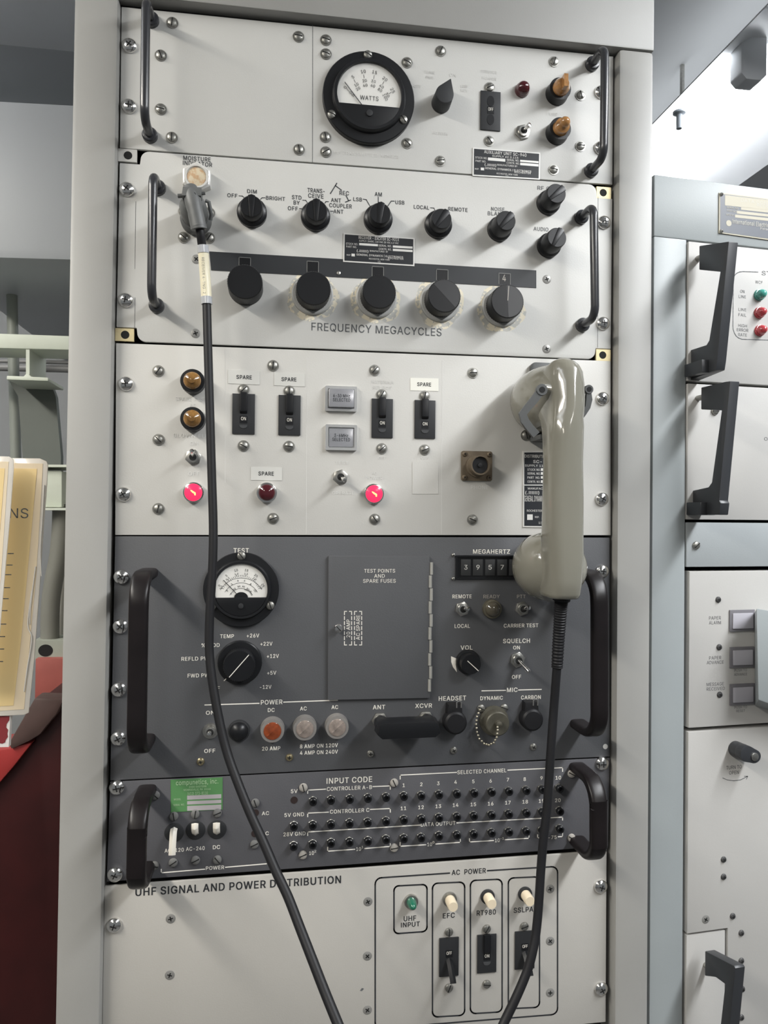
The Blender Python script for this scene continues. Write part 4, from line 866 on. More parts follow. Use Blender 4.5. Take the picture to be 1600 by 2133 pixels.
for t in (('TEST POINTS', 791, 1189, 64.5, 7.6), ('AND', 790.5, 1199.6, 22, 7.6), ('SPARE FUSES', 790.5, 1210, 68, 7.6), ('20 AMP', 725.5, 1309, 37, 8, PI/2), ('AC SPARE', 746, 1307, 51, 8, PI/2)):
    x, z = RK.at(t[1], t[2], 3.2); k = RK.scale(t[1], t[2], 3.2)
    lt.text(t[0], x-dx, z-dz, t[3]*k[0], t[4]*k[1], 3.34, .012, t[5] if len(t) > 5 else 0)
for x0, x1 in ((717.5, 732.5), (738.5, 753.5)):
    for y in (1273.5, 1343.5):
        for a, b in ((x0, x0+4.5), (x1-4.5, x1)):
            q = [RK.at(a, y, 3.2), RK.at(b, y, 3.2)]; lt.stroke([(u-dx, v-dz) for u, v in q], .75, 3.2, 3.32)
    for x in (x0, x1):
        for k in range(7):
            y = 1274+k*10.4; q = [RK.at(x, y, 3.2), RK.at(x, min(y+6.2, 1344), 3.2)]; lt.stroke([(u-dx, v-dz) for u, v in q], .75, 3.2, 3.32)
part('lettering', lt.mesh('lettering', [INKW]), door, dx, dz)
# lamps, fuses, switches
toggle(p4, (438.7, 1522), 6.8, (0, .1), lever=8, hexa=False)
lamp(p4, (498, 1521.5), r=10, lens=BLK, ring=BLKM, h=3, lh=6, lr=.86)
fuse_holder(p4, (567.7, 1517), 11.4, 10.8, 9, ORG, FUSEB, shape='flat', rl=.76)
fuse_holder(p4, (634.5, 1513), 11.4, 10.8, 9, CLR, FUSEB, shape='flat', rl=.76)
fuse_holder(p4, (701, 1510), 11.4, 10.8, 9, CLR, FUSEB, shape='flat', rl=.76)
toggle(p4, (962.5, 1268), 7, (.4, .25), lever=7)
toggle(p4, (1087, 1267.5), 7, (.45, .35), lever=7, mt=STEEL)
toggle(p4, (1077.5, 1374), 7.6, (.42, -.62), lever=13)
lamp(p4, (1024, 1268), r=9.4, lens=mat('smoky_amber_lens', (.075, .066, .047), .08, coat=.8), ring=mat('aged_brass_ring', (.17, .155, .115), .4, metal=.7), h=4, lh=5)
round_knob(p4, (974, 1378), 9.8, 15, skirt=12, line=(math.radians(138), -9, 5))
# frequency readout window
wq = [RK.at(948.5, 1156.5), RK.at(1105, 1156.5), RK.at(1105, 1206.5), RK.at(948.5, 1206.5)]; wx, wz = wq[3]; WW, WH = wq[1][0]-wx, wq[0][1]-wz
mm = M(); out = rrect(0, WW, 0, WH, .6, 1); inn = rrect(1.6, WW-1.6, 1.6, WH-1.6, .4, 1); n = len(out)
mm.add([(a, b, 0) for a, b in out]+[(a, b, 1.8) for a, b in out]+[(a, b, 1.8) for a, b in inn]+[(a, b, .2) for a, b in inn], [(k*n+i, k*n+(i+1) % n, (k+1)*n+(i+1) % n, (k+1)*n+i) for k in range(3) for i in range(n)]+[tuple(range(3*n, 4*n))])
ro = part('frequency_readout', mm.mesh('frequency_readout', [BLK]), p4, wx, wz)
for k, ch in enumerate('39570'):
    x, z = RK.at(970+25.2*k, 1182); m = M().box(-5, 5, -8, 8, .2, .9)
    part('digit_wheel', m.mesh('digit_wheel', [mat('digit_wheel_black', (.03, .031, .032), .4)], bev=.3), ro, x, z)
    part('digit', M().text(ch, 0, .2, 3.4, 4.6, 1.0, .03).mesh('digit', [mat('digit_grey', (.5, .49, .46), .6)]), ro, x, z)
screws(p4, [(944, 1156), (944, 1205.5)], 'tiny')
# jumper bar between the ANT and XCVR sockets
for px, py in ((791, 1500), (886, 1496.5)):
    x, z = RK.at(px, py)
    part('coaxial_socket', M().lathe([(8, 0), (8, 3), (6.8, 3.4)], 6).lathe([(6.2, 3), (6.2, 11), (5, 11)], 22).mesh('coaxial_socket', [STEEL]), p4, x, z)
xa, za = RK.at(791, 1500); xb2, zb2 = RK.at(886, 1496.5); L = xb2-xa
m = M()
for x in (0, L): m.lathe([(6.9, 8), (6.9, 26), (6, 27)], 22, x, (zb2-za)*(x/L))
m.prism([(-8, -4), (-3, -9), (L+3, -9+zb2-za), (L+8, -4+zb2-za), (L+6, 6+zb2-za), (L+2, 8+zb2-za), (-2, 8), (-6, 6)], 20, 36, top=[(-7, -4), (-2.4, -8), (L+2.4, -8+zb2-za), (L+7, -4+zb2-za), (L+5, 5+zb2-za), (L+1, 6.6+zb2-za), (-1, 6.6), (-5, 5)])
part('jumper_bar', m.mesh('jumper_bar', [BLK], bev=.5), p4, xa, za)
# rubber caps on the two microphone / headset jacks
def rubber_cap(at, s=1.):
    x, z = RK.at(*at); m = M()
    m.lathe([(11.2*s, 0), (11.4*s, 8), (11.0*s, 11), (9*s, 12.4), (.1, 12.8)], 30)
    m.prism([(-8.6*s, 2), (8.6*s, 2), (7.4*s, 18*s), (-7.4*s, 18*s)], 0, 8, top=[(-8*s, 2), (8*s, 2), (6.6*s, 17*s), (-6.6*s, 17*s)])
    c = part('rubber_jack_cap', m.mesh('rubber_jack_cap', [RUB], bev=.5), p4, x, z)
    part('strap_loop', M().tube([(1.5, 14*s, 8), (1.5, 19.5*s, 8.4), (3.8, 20.5*s, 8.4), (6, 19.5*s, 8.4), (6, 14*s, 8)], .7, 8).mesh('strap_loop', [mat('loop_grey', (.12, .12, .12), .5)]), c, x, z)
rubber_cap((944, 1500)); rubber_cap((1102, 1494), .97)
x, z = RK.at(1028, 1500)
cc = part('dust_cap', M().lathe([(14.5, 0), (14.5, 3), (11.6, 3.6), (11.8, 14), (10.8, 15), (.1, 15)], 36).mesh('dust_cap', [OLV]), p4, x, z)
part('stem', M().lathe([(3.2, 15), (3, 20), (1.4, 20.6), (.1, 20.8)], 16, 0, 1).mesh('stem', [OLV]), cc, x, z)
for px, py in ((1002, 1475), (1050, 1474)):
    a, b = RK.at(px, py); part('screw', cached('slotn', 0), cc, a, b, 0, random.uniform(0, 3))
ch = M(); cp = [(999, 1478), (993, 1492), (991, 1508), (993, 1524), (998, 1538), (1008, 1548), (1018, 1551), (1028, 1546), (1034, 1535), (1036, 1520), (1035, 1508)]
bd = []
for i in range(len(cp)-1):
    for t in (0, .5): bd.append((cp[i][0]+(cp[i+1][0]-cp[i][0])*t, cp[i][1]+(cp[i+1][1]-cp[i][1])*t, i+t))
for px, py, t in bd:
    d = 3+1.2*t if t < 6 else 10+3*(t-6)
    a, b = RK.at(px, py, d); ch.lathe([(1.3*math.sin(q)+.05, d+1.3-1.3*math.cos(q)) for q in (.3, .9, 1.57, 2.2, 2.85)], 8, a-x, b-z)
part('bead_chain', ch.mesh('bead_chain', [mat('bead_metal', (.42, .39, .31), .3, metal=.8)], 80), cc, x, z)

# ------------------------------------------------------------------ 5: jack panel
p5, b5 = panel('jack_panel', 'slate grey rack panel with rows of small black test jacks and a green label', [(229.5, 1629), (1270.5, 1579), (1267, 1763), (222, 1837)], DARK5)
screws(p5, [(244, 1640), (240, 1821), (1254, 1590)], 'rack', name='rack_screw')
bow_handle(p5, (307, 1644), (304, 1804), bend=22); bow_handle(p5, (1202, 1597), (1202, 1750), bend=22)
screws(p5, [(324, 1656), (532, 1672), (530, 1758), (322, 1802.5), (362.5, 1699.5), (407, 1695), (453, 1693), (361, 1796), (407.5, 1791), (453, 1790)], 'slotdk')
screws(p5, [(632, 1640), (821, 1630), (631, 1780), (821, 1765), (1190, 1611), (1190, 1744.5)], 'slotw')
gq = [(355.5, 1624), (464, 1619), (464, 1686), (356, 1692)]
gl = nameplate(p5, RK, gq, [('compunetics, inc.', 411, 1628.5, 88, 10, .02), ('2000 EASTERN', 412, 1638, 36, 4), ('MONROEVILLE, PA  15146', 411, 1644, 56, 4), ('(412) 373-8110', 412, 1652, 42, 6), ('MODEL', 370, 1664.5, 15, 4), ('SERIAL NO.', 373, 1676, 23, 4)],
    d=.3, body=GREEN, rim=GREEN, rimw=.5, ink=mat('pale_green_print', (.42, .58, .36), .6), name='maker_label', label='green printed label')
b = BASE[gl.name]; mm = M()
for y0, y1 in ((1655.5, 1664), (1667, 1674), (1677, 1687)):
    q = [RK.at(*p) for p in ((390, y0+1.5), (461, y0-1.5), (461, y1-1.5), (390, y1+1.5))]; mm.prism([(u-b[0], v-b[1]) for u, v in q], .4, .55)
part('blank_field', mm.mesh('blank_field', [LILAC]), gl, b[0], b[1])
for (px, py), up in (((363, 1734), 0), ((407.5, 1729), 1), ((452, 1727.5), 1)):
    x, z = RK.at(px, py)
    s = part('rocker_breaker', M().lathe([(8.8, 0), (8.8, .5), (8.2, .8), (.1, .8)], 32).mesh('rocker_breaker', [BLKM]), p5, x, z)
    if up: m = M().tube([(0, -3, 1), (0, 0, 5), (0, 4.5, 7.5), (0, 9, 7)], 3.3, 4, rb=1.9, up=(1, 0, 0))
    else: m = M().tube([(0, 4, 1), (0, 3, 6), (0, -6, 11), (0, -15, 14)], 3.3, 4, rb=1.9, up=(1, 0, 0))
    part('lever', m.mesh('lever', [WHT], bev=.4), s, x, z)
J1 = [(651.8, 1666.7), (689, 1664), (728, 1662), (765.5, 1660), (803, 1658), (840, 1656), (876, 1655), (913, 1652.7), (950, 1651), (986, 1649.5), (1022, 1647.4), (1058, 1646), (1094, 1644), (1127, 1642), (1163, 1640)]
J2 = [(612, 1718), (651, 1716), (689, 1714), (727.4, 1712), (765, 1710), (803, 1708), (840, 1705), (876.6, 1703), (913, 1700.5), (950, 1698.6), (985, 1696.8), (1022, 1694.7), (1057.7, 1693), (1094, 1690.7), (1127, 1689), (1163.5, 1686.8)]
J3 = [(611.6, 1759.6), (651, 1756), (689, 1753), (727.5, 1751), (765.5, 1749), (803, 1745.7), (840, 1743.6), (876, 1742), (913, 1738.5), (950, 1736.7), (985, 1734.6), (1022, 1732), (1058, 1730), (1094, 1728.8), (1127, 1727.5), (1163.5, 1724)]
jm = M().lathe([(4.3, 0), (4.3, 1.6), (3.9, 2)], 6, rot=PI/6).mesh('test_jack', [STEEL])
jb = M().lathe([(3.7, 1.8), (3.6, 6), (2.9, 6.6), (2.2, 6.6), (2.0, 4), (.1, 4)], 20).mesh('jack_body', [BLK])
for p in J1+J2+J3:
    x, z = RK.at(*p); s = part('test_jack', jm, p5, x, z); part('jack_body', jb, s, x, z)
hm = M().lathe([(3.4, 0), (3.4, .3), (.1, .3)], 20).mesh('socket_hole', [mat('hole_brown_black', (.025, .015, .014), .6)])
for p in ((612.7, 1666.5), (532, 1693), (531, 1736)):
    x, z = RK.at(*p); part('socket_hole', hm, p5, x, z)
TX = [(str(k+1), c[0], c[1], None, 7.6) for k, c in enumerate([(841, 1635.7), (877.7, 1633.8), (913, 1631.7), (949, 1629), (986, 1627.7), (1022, 1626.4), (1058, 1624), (1093, 1623), (1128, 1620.7), (1163, 1620)])]
TX += [(str(k+11), c[0], c[1], None, 7.6) for k, c in enumerate([(840.5, 1683.7), (877, 1681.6), (913, 1679.4), (949, 1677), (986, 1675.5), (1022, 1674), (1058, 1672), (1094, 1670), (1128, 1668.4), (1162, 1667)])]
TX += [('AC-120', 363, 1771, 40, 8), ('AC-240', 407, 1767.5, 39, 8), ('DC', 451, 1764.5, 15, 8), ('POWER', 448, 1807.5, 38, 7.6), ('AC', 553, 1694, 15, 7.6), ('DC', 552.5, 1736, 15, 7.6),
    ('INPUT CODE', 728, 1625, 95, 11.5, 0, .04), ('CONTROLLER A-B', 728, 1641.6, 94, 8), ('5V', 613, 1648, 14, 8), ('SELECTED CHANNEL', 1004, 1606.7, 102, 8), ('CONTROLLER C', 728.5, 1689, 82, 8), ('5V GND', 613, 1697, 41, 8), ('28V GND', 613.5, 1737, 46, 8), ('DATA OUTPUT', 913, 1716, 72, 8),
    ('10', 649, 1777, 10, 7.6), ('2', 657, 1773, 4, 5), ('10', 747, 1768.5, 10, 7.6), ('1', 755, 1764.5, 2.5, 5), ('10', 895, 1758.8, 10, 7.6), ('0', 903, 1754.5, 4, 5), ('10', 1036, 1750.3, 10, 7.6), ('-1', 1046, 1746.5, 7, 5), ('50-75', 1144, 1744.5, 31, 7.6)]
LN = [[(336, 1811), (336, 1818), (426, 1810.5)], [(470, 1806.5), (557, 1799), (557, 1792.5)], [(641, 1652.5), (641, 1646), (678, 1643.7)], [(777, 1638.4), (813, 1637), (813, 1643.7)],
    [(833.7, 1622.5), (833.7, 1614.6), (951, 1608.8)], [(1058, 1604.2), (1172, 1599), (1172, 1606.7)], [(641, 1701), (641, 1693.7), (684, 1691.6)], [(772, 1686), (813, 1684), (813, 1691.5)],
    [(641, 1740), (641, 1733), (875, 1718.5)], [(952, 1714), (1172, 1702), (1172, 1708)], [(682.6, 1765), (682.6, 1773), (739, 1769)], [(760, 1767.4), (813, 1763), (813, 1757.5)], [(833.5, 1755), (833.5, 1762.7), (887, 1759.5)],
    [(908, 1758), (959, 1754.5), (959, 1748.5)], [(978, 1747), (978, 1753.7), (1028, 1750.8)], [(1052.4, 1749), (1102, 1746), (1102, 1739.5)], [(1120, 1739), (1120, 1745.3), (1126, 1745)], [(1163, 1743), (1172, 1742.7), (1172, 1736)]]
legend(p5, RK, b5, TX, LN, bold=.034)

# ------------------------------------------------------------------ 6: power distribution panel
br6 = RK.at(1262, 2129); bl6 = (RK.at(212.5, 2133)[0], br6[1])
p6q = [(216, 1846.5), (1264, 1772.5), (1262, 2129), (210, 2205)]
p6, b6 = panel('power_distribution_panel', 'bone grey rack panel lettered UHF SIGNAL AND POWER DISTRIBUTION', p6q, PAINT6, poly=[RK.at(218, 1846.3), RK.at(1264, 1772.5), br6, bl6])
screws(p6, [(238, 1926.7), (1251, 1846), (1252, 2059)], 'rack', name='rack_screw')
screws(p6, [(355.5, 1913.6), (353.6, 2031), (766.4, 1878), (765.3, 1991.3), (765.3, 2103.7), (1146, 1851.4), (1146, 1960), (1146, 2067.5)], 'phils')
screws(p6, [(935, 1940.6), (935, 2056.6), (1013.6, 1934), (1013.6, 2049), (1092, 1928.6)], 'slotn')
lamp(p6, (856, 1876.5), r=6.8, lens=GRNL, ring=NICK, h=3, lh=11, lr=.72, domed=True)
for c in ((936.4, 1872.4), (1015.4, 1867), (1093.4, 1861.6)): lamp(p6, c, r=7, lens=IVORY, ring=STEEL if c[0] < 1000 else BLKM, h=2.5, lh=13, lr=.72, domed=False)
breaker(p6, [(914.7, 1953), (955, 1951), (955, 2031), (914.7, 2033.5)], on=False, word='OFF', clear=False)
breaker(p6, [(993.7, 1946.5), (1033.5, 1944.5), (1033.5, 2023.5), (993.7, 2026)], on=True, word='ON', wy=.55)
breaker(p6, [(1072, 1939.5), (1113, 1937.5), (1113, 2015.5), (1072, 2018.5)], on=False, word='OFF', clear=False)
def rr_line(x0, y0t, x1, y1t, y0b, y1b, r=12):
    """rounded frame drawn on the panel between two slanted photo edges"""
    out = [];
    def P(u, v): # u,v in 0..1
        yt = y0t+(y1t-y0t)*u; yb = y0b+(y1b-y0b)*u; return (x0+(x1-x0)*u, yt+(yb-yt)*v)
    W = x1-x0; H = y0b-y0t; ru, rv = r/W, r/H
    for cu, cv, a0 in ((1-ru, rv, -PI/2), (1-ru, 1-rv, 0), (ru, 1-rv, PI/2), (ru, rv, PI)):
        for k in range(6):
            a = a0+PI/2*k/5; out.append(P(cu+ru*math.cos(a), cv+rv*math.sin(a)))
    return out+[out[0]]
BX = [(rr_line(820.8, 1845.5, 889.6, 1842, 1945, 1940, 10), 1.4), (rr_line(901, 1840, 968, 1837, 2118.5, 2114.5, 11), 1.4), (rr_line(980, 1834, 1046, 1831, 2111.5, 2107.5, 11), 1.4), (rr_line(1059, 1829, 1124, 1826, 2101, 2098, 11), 1.4)]
big = rr_line(781.6, 1829, 1161.5, 1804.5, 2143, 2112.5, 13)
i0 = big[0]; k = 0
top_r = big[0:6]; rest = big[6:]
BX.append(([(1016, 1813.5)]+big[0:23]+[big[23], (936, 1818.6)], 1.4))
legend(p6, RK, b6, [('UHF SIGNAL AND POWER DISTRIBUTION', 500.5, 1845, 428, 16, 0, .045), ('AC  POWER', 976.7, 1815.5, 71, 10.5), ('UHF', 854, 1913, 26, 10.5), ('INPUT', 855, 1925.7, 39, 10), ('EFC', 935, 1907, 25, 10.5), ('RT980', 1013, 1900.7, 40, 10.5), ('SSLPA', 1090.5, 1895, 41, 10.5)], BX, ink=INKB, lw=1.1, bold=.04)
x, z = RK.at(754, 2061); part('scuff', M().prism([(-2, -1), (0, -1.6), (2, .6), (0, 1.4)], 0, .1).mesh('scuff', [INKG]), p6, x, z)

# ------------------------------------------------------------------ telephone handset with its cord
hx, hz = RK.at(1108, 1000)
hs = thing('telephone_handset', 'olive grey telephone handset hanging upright in its cradle on the rack', 'telephone handset', hx, hz, 40)
SEC = [(745.5, 1163, 1187, 66, 76), (748, 1152, 1197, 56, 81), (755, 1142, 1206, 40, 85), (768, 1133, 1212, 24, 88), (792, 1127, 1214, 16, 90.5), (825, 1126, 1215, 15, 92.5), (848, 1130, 1214.5, 24, 94), (866, 1136, 1214, 40, 95), (884, 1139.5, 1213.5, 50, 95.5), (910, 1140, 1213.5, 54, 95.5),
       (960, 1140, 1213, 60, 96), (1030, 1139, 1212.5, 64, 96), (1100, 1138.5, 1211.5, 62, 97), (1160, 1138, 1210, 54, 98), (1210, 1138, 1206, 50, 97.5), (1240, 1138, 1202, 50, 96.5), (1247, 1139.5, 1199.5, 51, 95), (1249, 1142, 1197, 53, 93)]
v = []; f = []; n = 40
for i, (py, pl, pr, d0, d1) in enumerate(SEC):
    dm = (d0+d1)/2+(d1-d0)*.12; xa, z = RK.at(pl, py, dm); xb, _ = RK.at(pr, py, dm); z = RK.at((pl+pr)/2, py, d1)[1]
    e = 2.0 if py < 870 else (2.5 if py < 1000 else 3.4)
    for k in range(n):
        a = 2*PI*k/n; c, s = math.cos(a), math.sin(a)
        v.append(((xa+xb)/2+(xb-xa)/2*math.copysign(abs(c)**(2/e), c)-hx, z-hz, (d0+d1)/2+(d1-d0)/2*math.copysign(abs(s)**(2/e), s)))
for i in range(len(SEC)-1):
    for k in range(n): f.append((i*n+k, i*n+(k+1) % n, (i+1)*n+(k+1) % n, (i+1)*n+k))
f += [tuple(range(n-1, -1, -1)), tuple(range((len(SEC)-1)*n, len(SEC)*n))]
part('grip', M().add(v, f).mesh('grip', [HSET], 60), hs, hx, hz, 0)
def cup(name, at, pr):
    x, z = RK.at(*at, 40); part(name, M().lathe(pr, 48).mesh(name, [HSET], 50), hs, x, z, 0)
cup('earpiece', (1147, 829), [(24, 9), (30, 11), (31.4, 14), (31.8, 24), (31.6, 34), (30.6, 42), (28.6, 50), (25.8, 58), (22, 66), (17, 74), (11, 80), (.1, 83)])
cup('mouthpiece', (1148, 1181), [(24, 12), (30, 15), (32, 21), (33, 32), (32.6, 42), (30.6, 52), (27, 61), (21.5, 69), (13, 75), (.1, 78)])
sp = [(1168, 1247, 74), (1167, 1258, 73)]
pts = [(1170, 1246, 74), (1168.5, 1262, 73), (1166, 1300, 71), (1163, 1345, 69), (1160.5, 1391, 68)]
def wpath(pts, per=1):
    """smooth a photo-measured run of points into one 3-D path (x, z, d)"""
    P = [Vector((*RK.at(a, b, d), d)) for a, b, d in pts]; out = []
    for i in range(len(P)-1):
        p0, p1, p2, p3 = P[max(i-1, 0)], P[i], P[i+1], P[min(i+2, len(P)-1)]
        for k in range(per):
            t = k/per; out.append(.5*((2*p1)+(p2-p0)*t+(2*p0-5*p1+4*p2-p3)*t*t+(3*p1-p0-3*p2+p3)*t**3))
    return out+[P[-1]]
def rel(P, x, z, d): return [(p.x-x, p.y-z, p.z-d) for p in P]
sr = wpath(pts, 30); rad = [(1.28 if i < 14 else (1.0 if (i//2) % 2 else .90)*(1.02-.16*i/len(sr))) for i in range(len(sr))]
part('strain_relief', M().tube(rel(sr, hx, hz, 0), 6.1, 16, radii=rad).mesh('strain_relief', [RUB], 40), hs, hx, hz, 0)
CP = [(1160.8, 1385, 68), (1158, 1420, 67), (1153.5, 1480, 66), (1148.5, 1550, 68), (1144, 1620, 70), (1139, 1690, 72), (1132, 1750, 74), (1127, 1810, 76), (1122.5, 1880, 80), (1117, 1940, 84), (1109, 1985, 88), (1097, 2026, 91), (1076, 2076, 95), (1051, 2128, 99), (1012, 2210, 108), (960, 2300, 120), (905, 2420, 132), (860, 2600, 150), (845, 3000, 160)]
part('cord', M().tube(rel(wpath(CP, 6), hx, hz, 0), 4.0, 14).mesh('cord', [RUB], 60), hs, hx, hz, 0)

# ------------------------------------------------------------------ plugged cable
kx, kz = RK.at(409, 460)
kb = thing('connector_cable', 'thick black cable with a grey angled plug hanging down the left of the rack', 'cable', kx, kz, 14)
K1 = [(416, 474, 43), (418, 490, 42), (422, 520, 38), (427, 570, 36), (430.5, 630, 36), (432.5, 700, 38), (435.5, 800, 41), (438.5, 900, 44), (441.5, 1000, 47), (444, 1080, 50), (444.2, 1130, 52), (442.5, 1190, 54), (438.6, 1250, 56), (436, 1310, 58), (436.3, 1360, 60), (440.5, 1405, 63), (449, 1460, 67),
      (461, 1520, 72), (474, 1570, 77), (491.5, 1620, 84), (519.5, 1690, 95), (550, 1757, 106), (575, 1815, 116), (600, 1868, 126), (624, 1930, 138), (650, 1997, 152), (676, 2064, 165), (702, 2128, 178), (738, 2215, 195), (775, 2300, 210), (806, 2400, 222), (828, 2600, 235), (840, 3000, 240)]
part('cable', M().tube(rel(wpath(K1, 5), kx, kz, 14), 3.85, 14).mesh('cable', [RUB], 60), kb, kx, kz, 14)
K2 = [(423.5, 524, 38), (426, 560, 36.5), (429, 600, 36), (430.5, 633, 36)]
part('marker_sleeve', M().tube(rel(wpath(K2[:], 6), kx, kz, 14), 4.7, 18).mesh('marker_sleeve', [SLEEVE], 60), kb, kx, kz, 14, label='yellowed printed sleeve')
for a in ([(422.5, 512, 38.5), (423.8, 528, 38)], [(430, 619, 36), (430.8, 634, 36)]):
    part('clear_sleeve', M().tube(rel(wpath(a, 3), kx, kz, 14), 4.95, 18).mesh('clear_sleeve', [CLRSL], 60), kb, kx, kz, 14)
x, z = RK.at(424.5, 575, 41.4)
part('lettering', M().text('RECEIVER 4-TNG-2', x-kx, z-kz, 32, 2.2, 29.0, 0, -PI/2+.05).mesh('lettering', [INKG]), kb, kx, kz, 14)
B = wpath([(396, 392, 40), (400, 408, 42), (405, 432, 44), (410, 455, 44), (414, 474, 44)], 3)
m = M().tube(rel(B, kx, kz, 14), 6.9, 20, radii=[.9+.16*math.sin(PI*min(1, i/8)) if i < 8 else 1.0 for i in range(len(B))])
E2 = wpath([(413, 468, 44), (414.5, 478, 43.5)], 2); m.tube(rel(E2, kx, kz, 14), 7.0, 20)
part('plug_shell', m.mesh('plug_shell', [SHELL], 50), kb, kx, kz, 14)
m = M(); m.lathe([(11.5, -3), (12.2, 2), (12, 15), (9.5, 22), (7, 26)], 28, 0, 1); part('coupling_ring', m.mesh('coupling_ring', [SHELL]), kb, kx, kz, 14)
x, z = RK.at(399, 403, 44)
m = M().prism([(-8, -4), (8.4, -3), (8.8, 4.4), (-7, 4)], 20, 34); m.tube([(-12, -2.2, 28), (-7, -1.6, 28)], 1.9, 10); m.tube([(8, 1.2, 28), (11.5, 2, 28)], 1.5, 10)
m = M().add([(a+x-kx, b+z-kz, d) for a, b, d in m.v], m.f)
part('cable_clamp', m.mesh('cable_clamp', [SHELL], bev=.3), kb, kx, kz, 14)
a, b = RK.at(404, 405.5, 48); part('clamp_screw', M().lathe([(1.9, 0), (1.9, 1), (.2, 1.3)], 14).mesh('clamp_screw', [DKSC]), kb, a, b, 48)
m = M(); xa, z = RK.at(428, 425, 24); m.tube([(0, 3, 0), (3, 2, 0), (4, -3, -2), (5, -8, -4), (4, -12, -6)], 1.8, 8)
m = M().add([(p+xa-kx, q+z-kz, d+10) for p, q, d in m.v], m.f)
part('latch_clip', m.mesh('latch_clip', [SHELL]), kb, kx, kz, 14)

# ------------------------------------------------------------------ second cabinet on the right, turned a little away
CB = Frame(xr1+3.4, 0, 6, math.radians(5))
ztop = CB.at(1357.5, 362)[1]; CW = 560
cab = thing('equipment_cabinet', 'blue grey steel cabinet standing against the right side of the rack', 'cabinet', CW/2, FLR, 0, CB)
xs = CB.at(1427.5, 1100)[0]
#print('DBG', xs, CB.at(1424, 650), CB.at(1435, 1500), RK.at(216,1846), RK.at(210,2133), xl1, RK.at(1264,1772), xr0, RK.at(1278,117), RK.at(253,14))
zr = CB.at(1440, 500)[1]
part('stile', M().box(0, xs, 0, zr-FLR, -20, 0).mesh('stile', [CABF], bev=1.5), cab, 0, FLR)
part('top_rail', M().box(0, CW, 0, ztop-zr, -20, 0).mesh('top_rail', [CABF], bev=1.5), cab, 0, zr)
part('stile', M().box(0, 30, 0, zr-FLR, -30, 0).mesh('stile', [CABF], bev=1.5), cab, CW-30, FLR)
part('body', M().box(50, CW, 0, ztop-FLR-1, -480, -31).mesh('body', [INTER]), cab, 0, FLR)
nameplate(cab, CB, [(1497, 402), (1680, 425), (1680, 512), (1496.5, 486)], [('DATA CONVERSION', 1592, 424, 100, 6.5, .0), ('RECEIVER', 1598, 431, 46, 6, .0), ('SERIAL NO.', 1525, 434.5, 25, 4), ('PART NO.', 1523, 441, 21, 4), ('MFR NO.', 1520, 449, 17, 4), ('International Electric', 1562, 466.5, 76, 9.5, .03), ('Paramus', 1596, 478.5, 28, 5)],
    d=1.2, body=mat('nameplate_grey_blue', (.12, .13, .15), .4), rim=mat('nameplate_cream_metal', (.44, .41, .32), .5), rimw=1.2, ink=mat('nameplate_pale_ink', (.48, .47, .42), .5),
    fields=[[(1508.5, 407.5), (1670, 426), (1670, 446), (1508.5, 429)], [(1542, 432), (1670, 446), (1670, 452), (1542, 438)], [(1533, 440), (1670, 455), (1670, 460), (1533, 446)], [(1529.5, 448), (1670, 463), (1670, 469), (1529.5, 454)]], name='nameplate')
x, z = CB.at(1516.5, 466); part('emblem_disc', M().lathe([(3.2, 1.3), (3.2, 1.5), (.1, 1.5)], 20).mesh('emblem_disc', [mat('nameplate_cream_metal', (0, 0, 0))]), cab, x, z)
for p in ((1501, 406), (1501, 483)):
    x, z = CB.at(*p); part('screw', cached('tiny', 0), cab, x, z, 1.2)
XR = CW-32
def unit(name, label, cat, y0, y1, mt, d=2, x0=None, yref=1435):
    xa = max(CB.at(yref, (y0+y1)/2)[0], xs+.8) if x0 is None else x0
    za, zb2 = CB.at(yref, y1)[1], CB.at(yref, y0)[1]
    t = thing(name, label, cat, (xa+XR)/2, za, 0, CB)
    part('front_panel', M().box(0, XR-xa, 0, zb2-za, -25, d).mesh('front_panel', [mt], bev=.8), t, xa, za)
    return t, ((xa+XR)/2, za)
GH = mat('handle_grey_black', (.030, .032, .036), .38)
def latch_handle(parent, px, prof, wd=10.5):
    """cast pull handle seen from its side: outline in height and depth, given thickness"""
    x = CB.at(*px)[0]; q = [(CB.at(px[0], py, d)[1], d) for py, d in prof]; z0 = q[0][0]
    n = len(q); v = [(0, z-z0, d) for z, d in q]+[(wd, z-z0, d) for z, d in q]
    f = [tuple(range(n)), tuple(range(2*n-1, n-1, -1))]+[(i, i+n, (i+1) % n+n, (i+1) % n) for i in range(n)]
    h = part('latch_handle', M().add(v, f).mesh('latch_handle', [GH], bev=.9), parent, x, z0)
    return h, x
d1, bd1 = unit('status_drawer', 'upper white drawer unit with green and red status lamps', 'drawer unit', 503, 793, CABP, yref=1424)
h, hxx = latch_handle(d1, (1437, 760), [(792, 1), (767, 40), (748, 42), (494, 58), (497, 50), (510, 14), (560, 14), (560, 46), (706, 30), (716, 26), (729, 1)])
xb = CB.at(1423, 775)[0]
part('hinge_block', M().box(0, hxx-xb+10, 0, 13, 2, 30).mesh('hinge_block', [GH], bev=1), d1, xb, CB.at(1423, 787)[1])
st = lambda: None
m = M(); q = [CB.at(*p) for p in ((1576, 568), (1545, 567), (1538, 567.8), (1532, 570.5), (1528, 574.5), (1525.8, 579.5), (1525, 586), (1524, 680), (1524.8, 688), (1527.2, 695), (1531, 701), (1536, 705), (1543, 707.5), (1640, 711))]
m.stroke([(a-bd1[0], b-bd1[1]) for a, b in q], .8, 2, 2.14)
part('printed_frame', m.mesh('printed_frame', [INKG]), d1, *bd1)
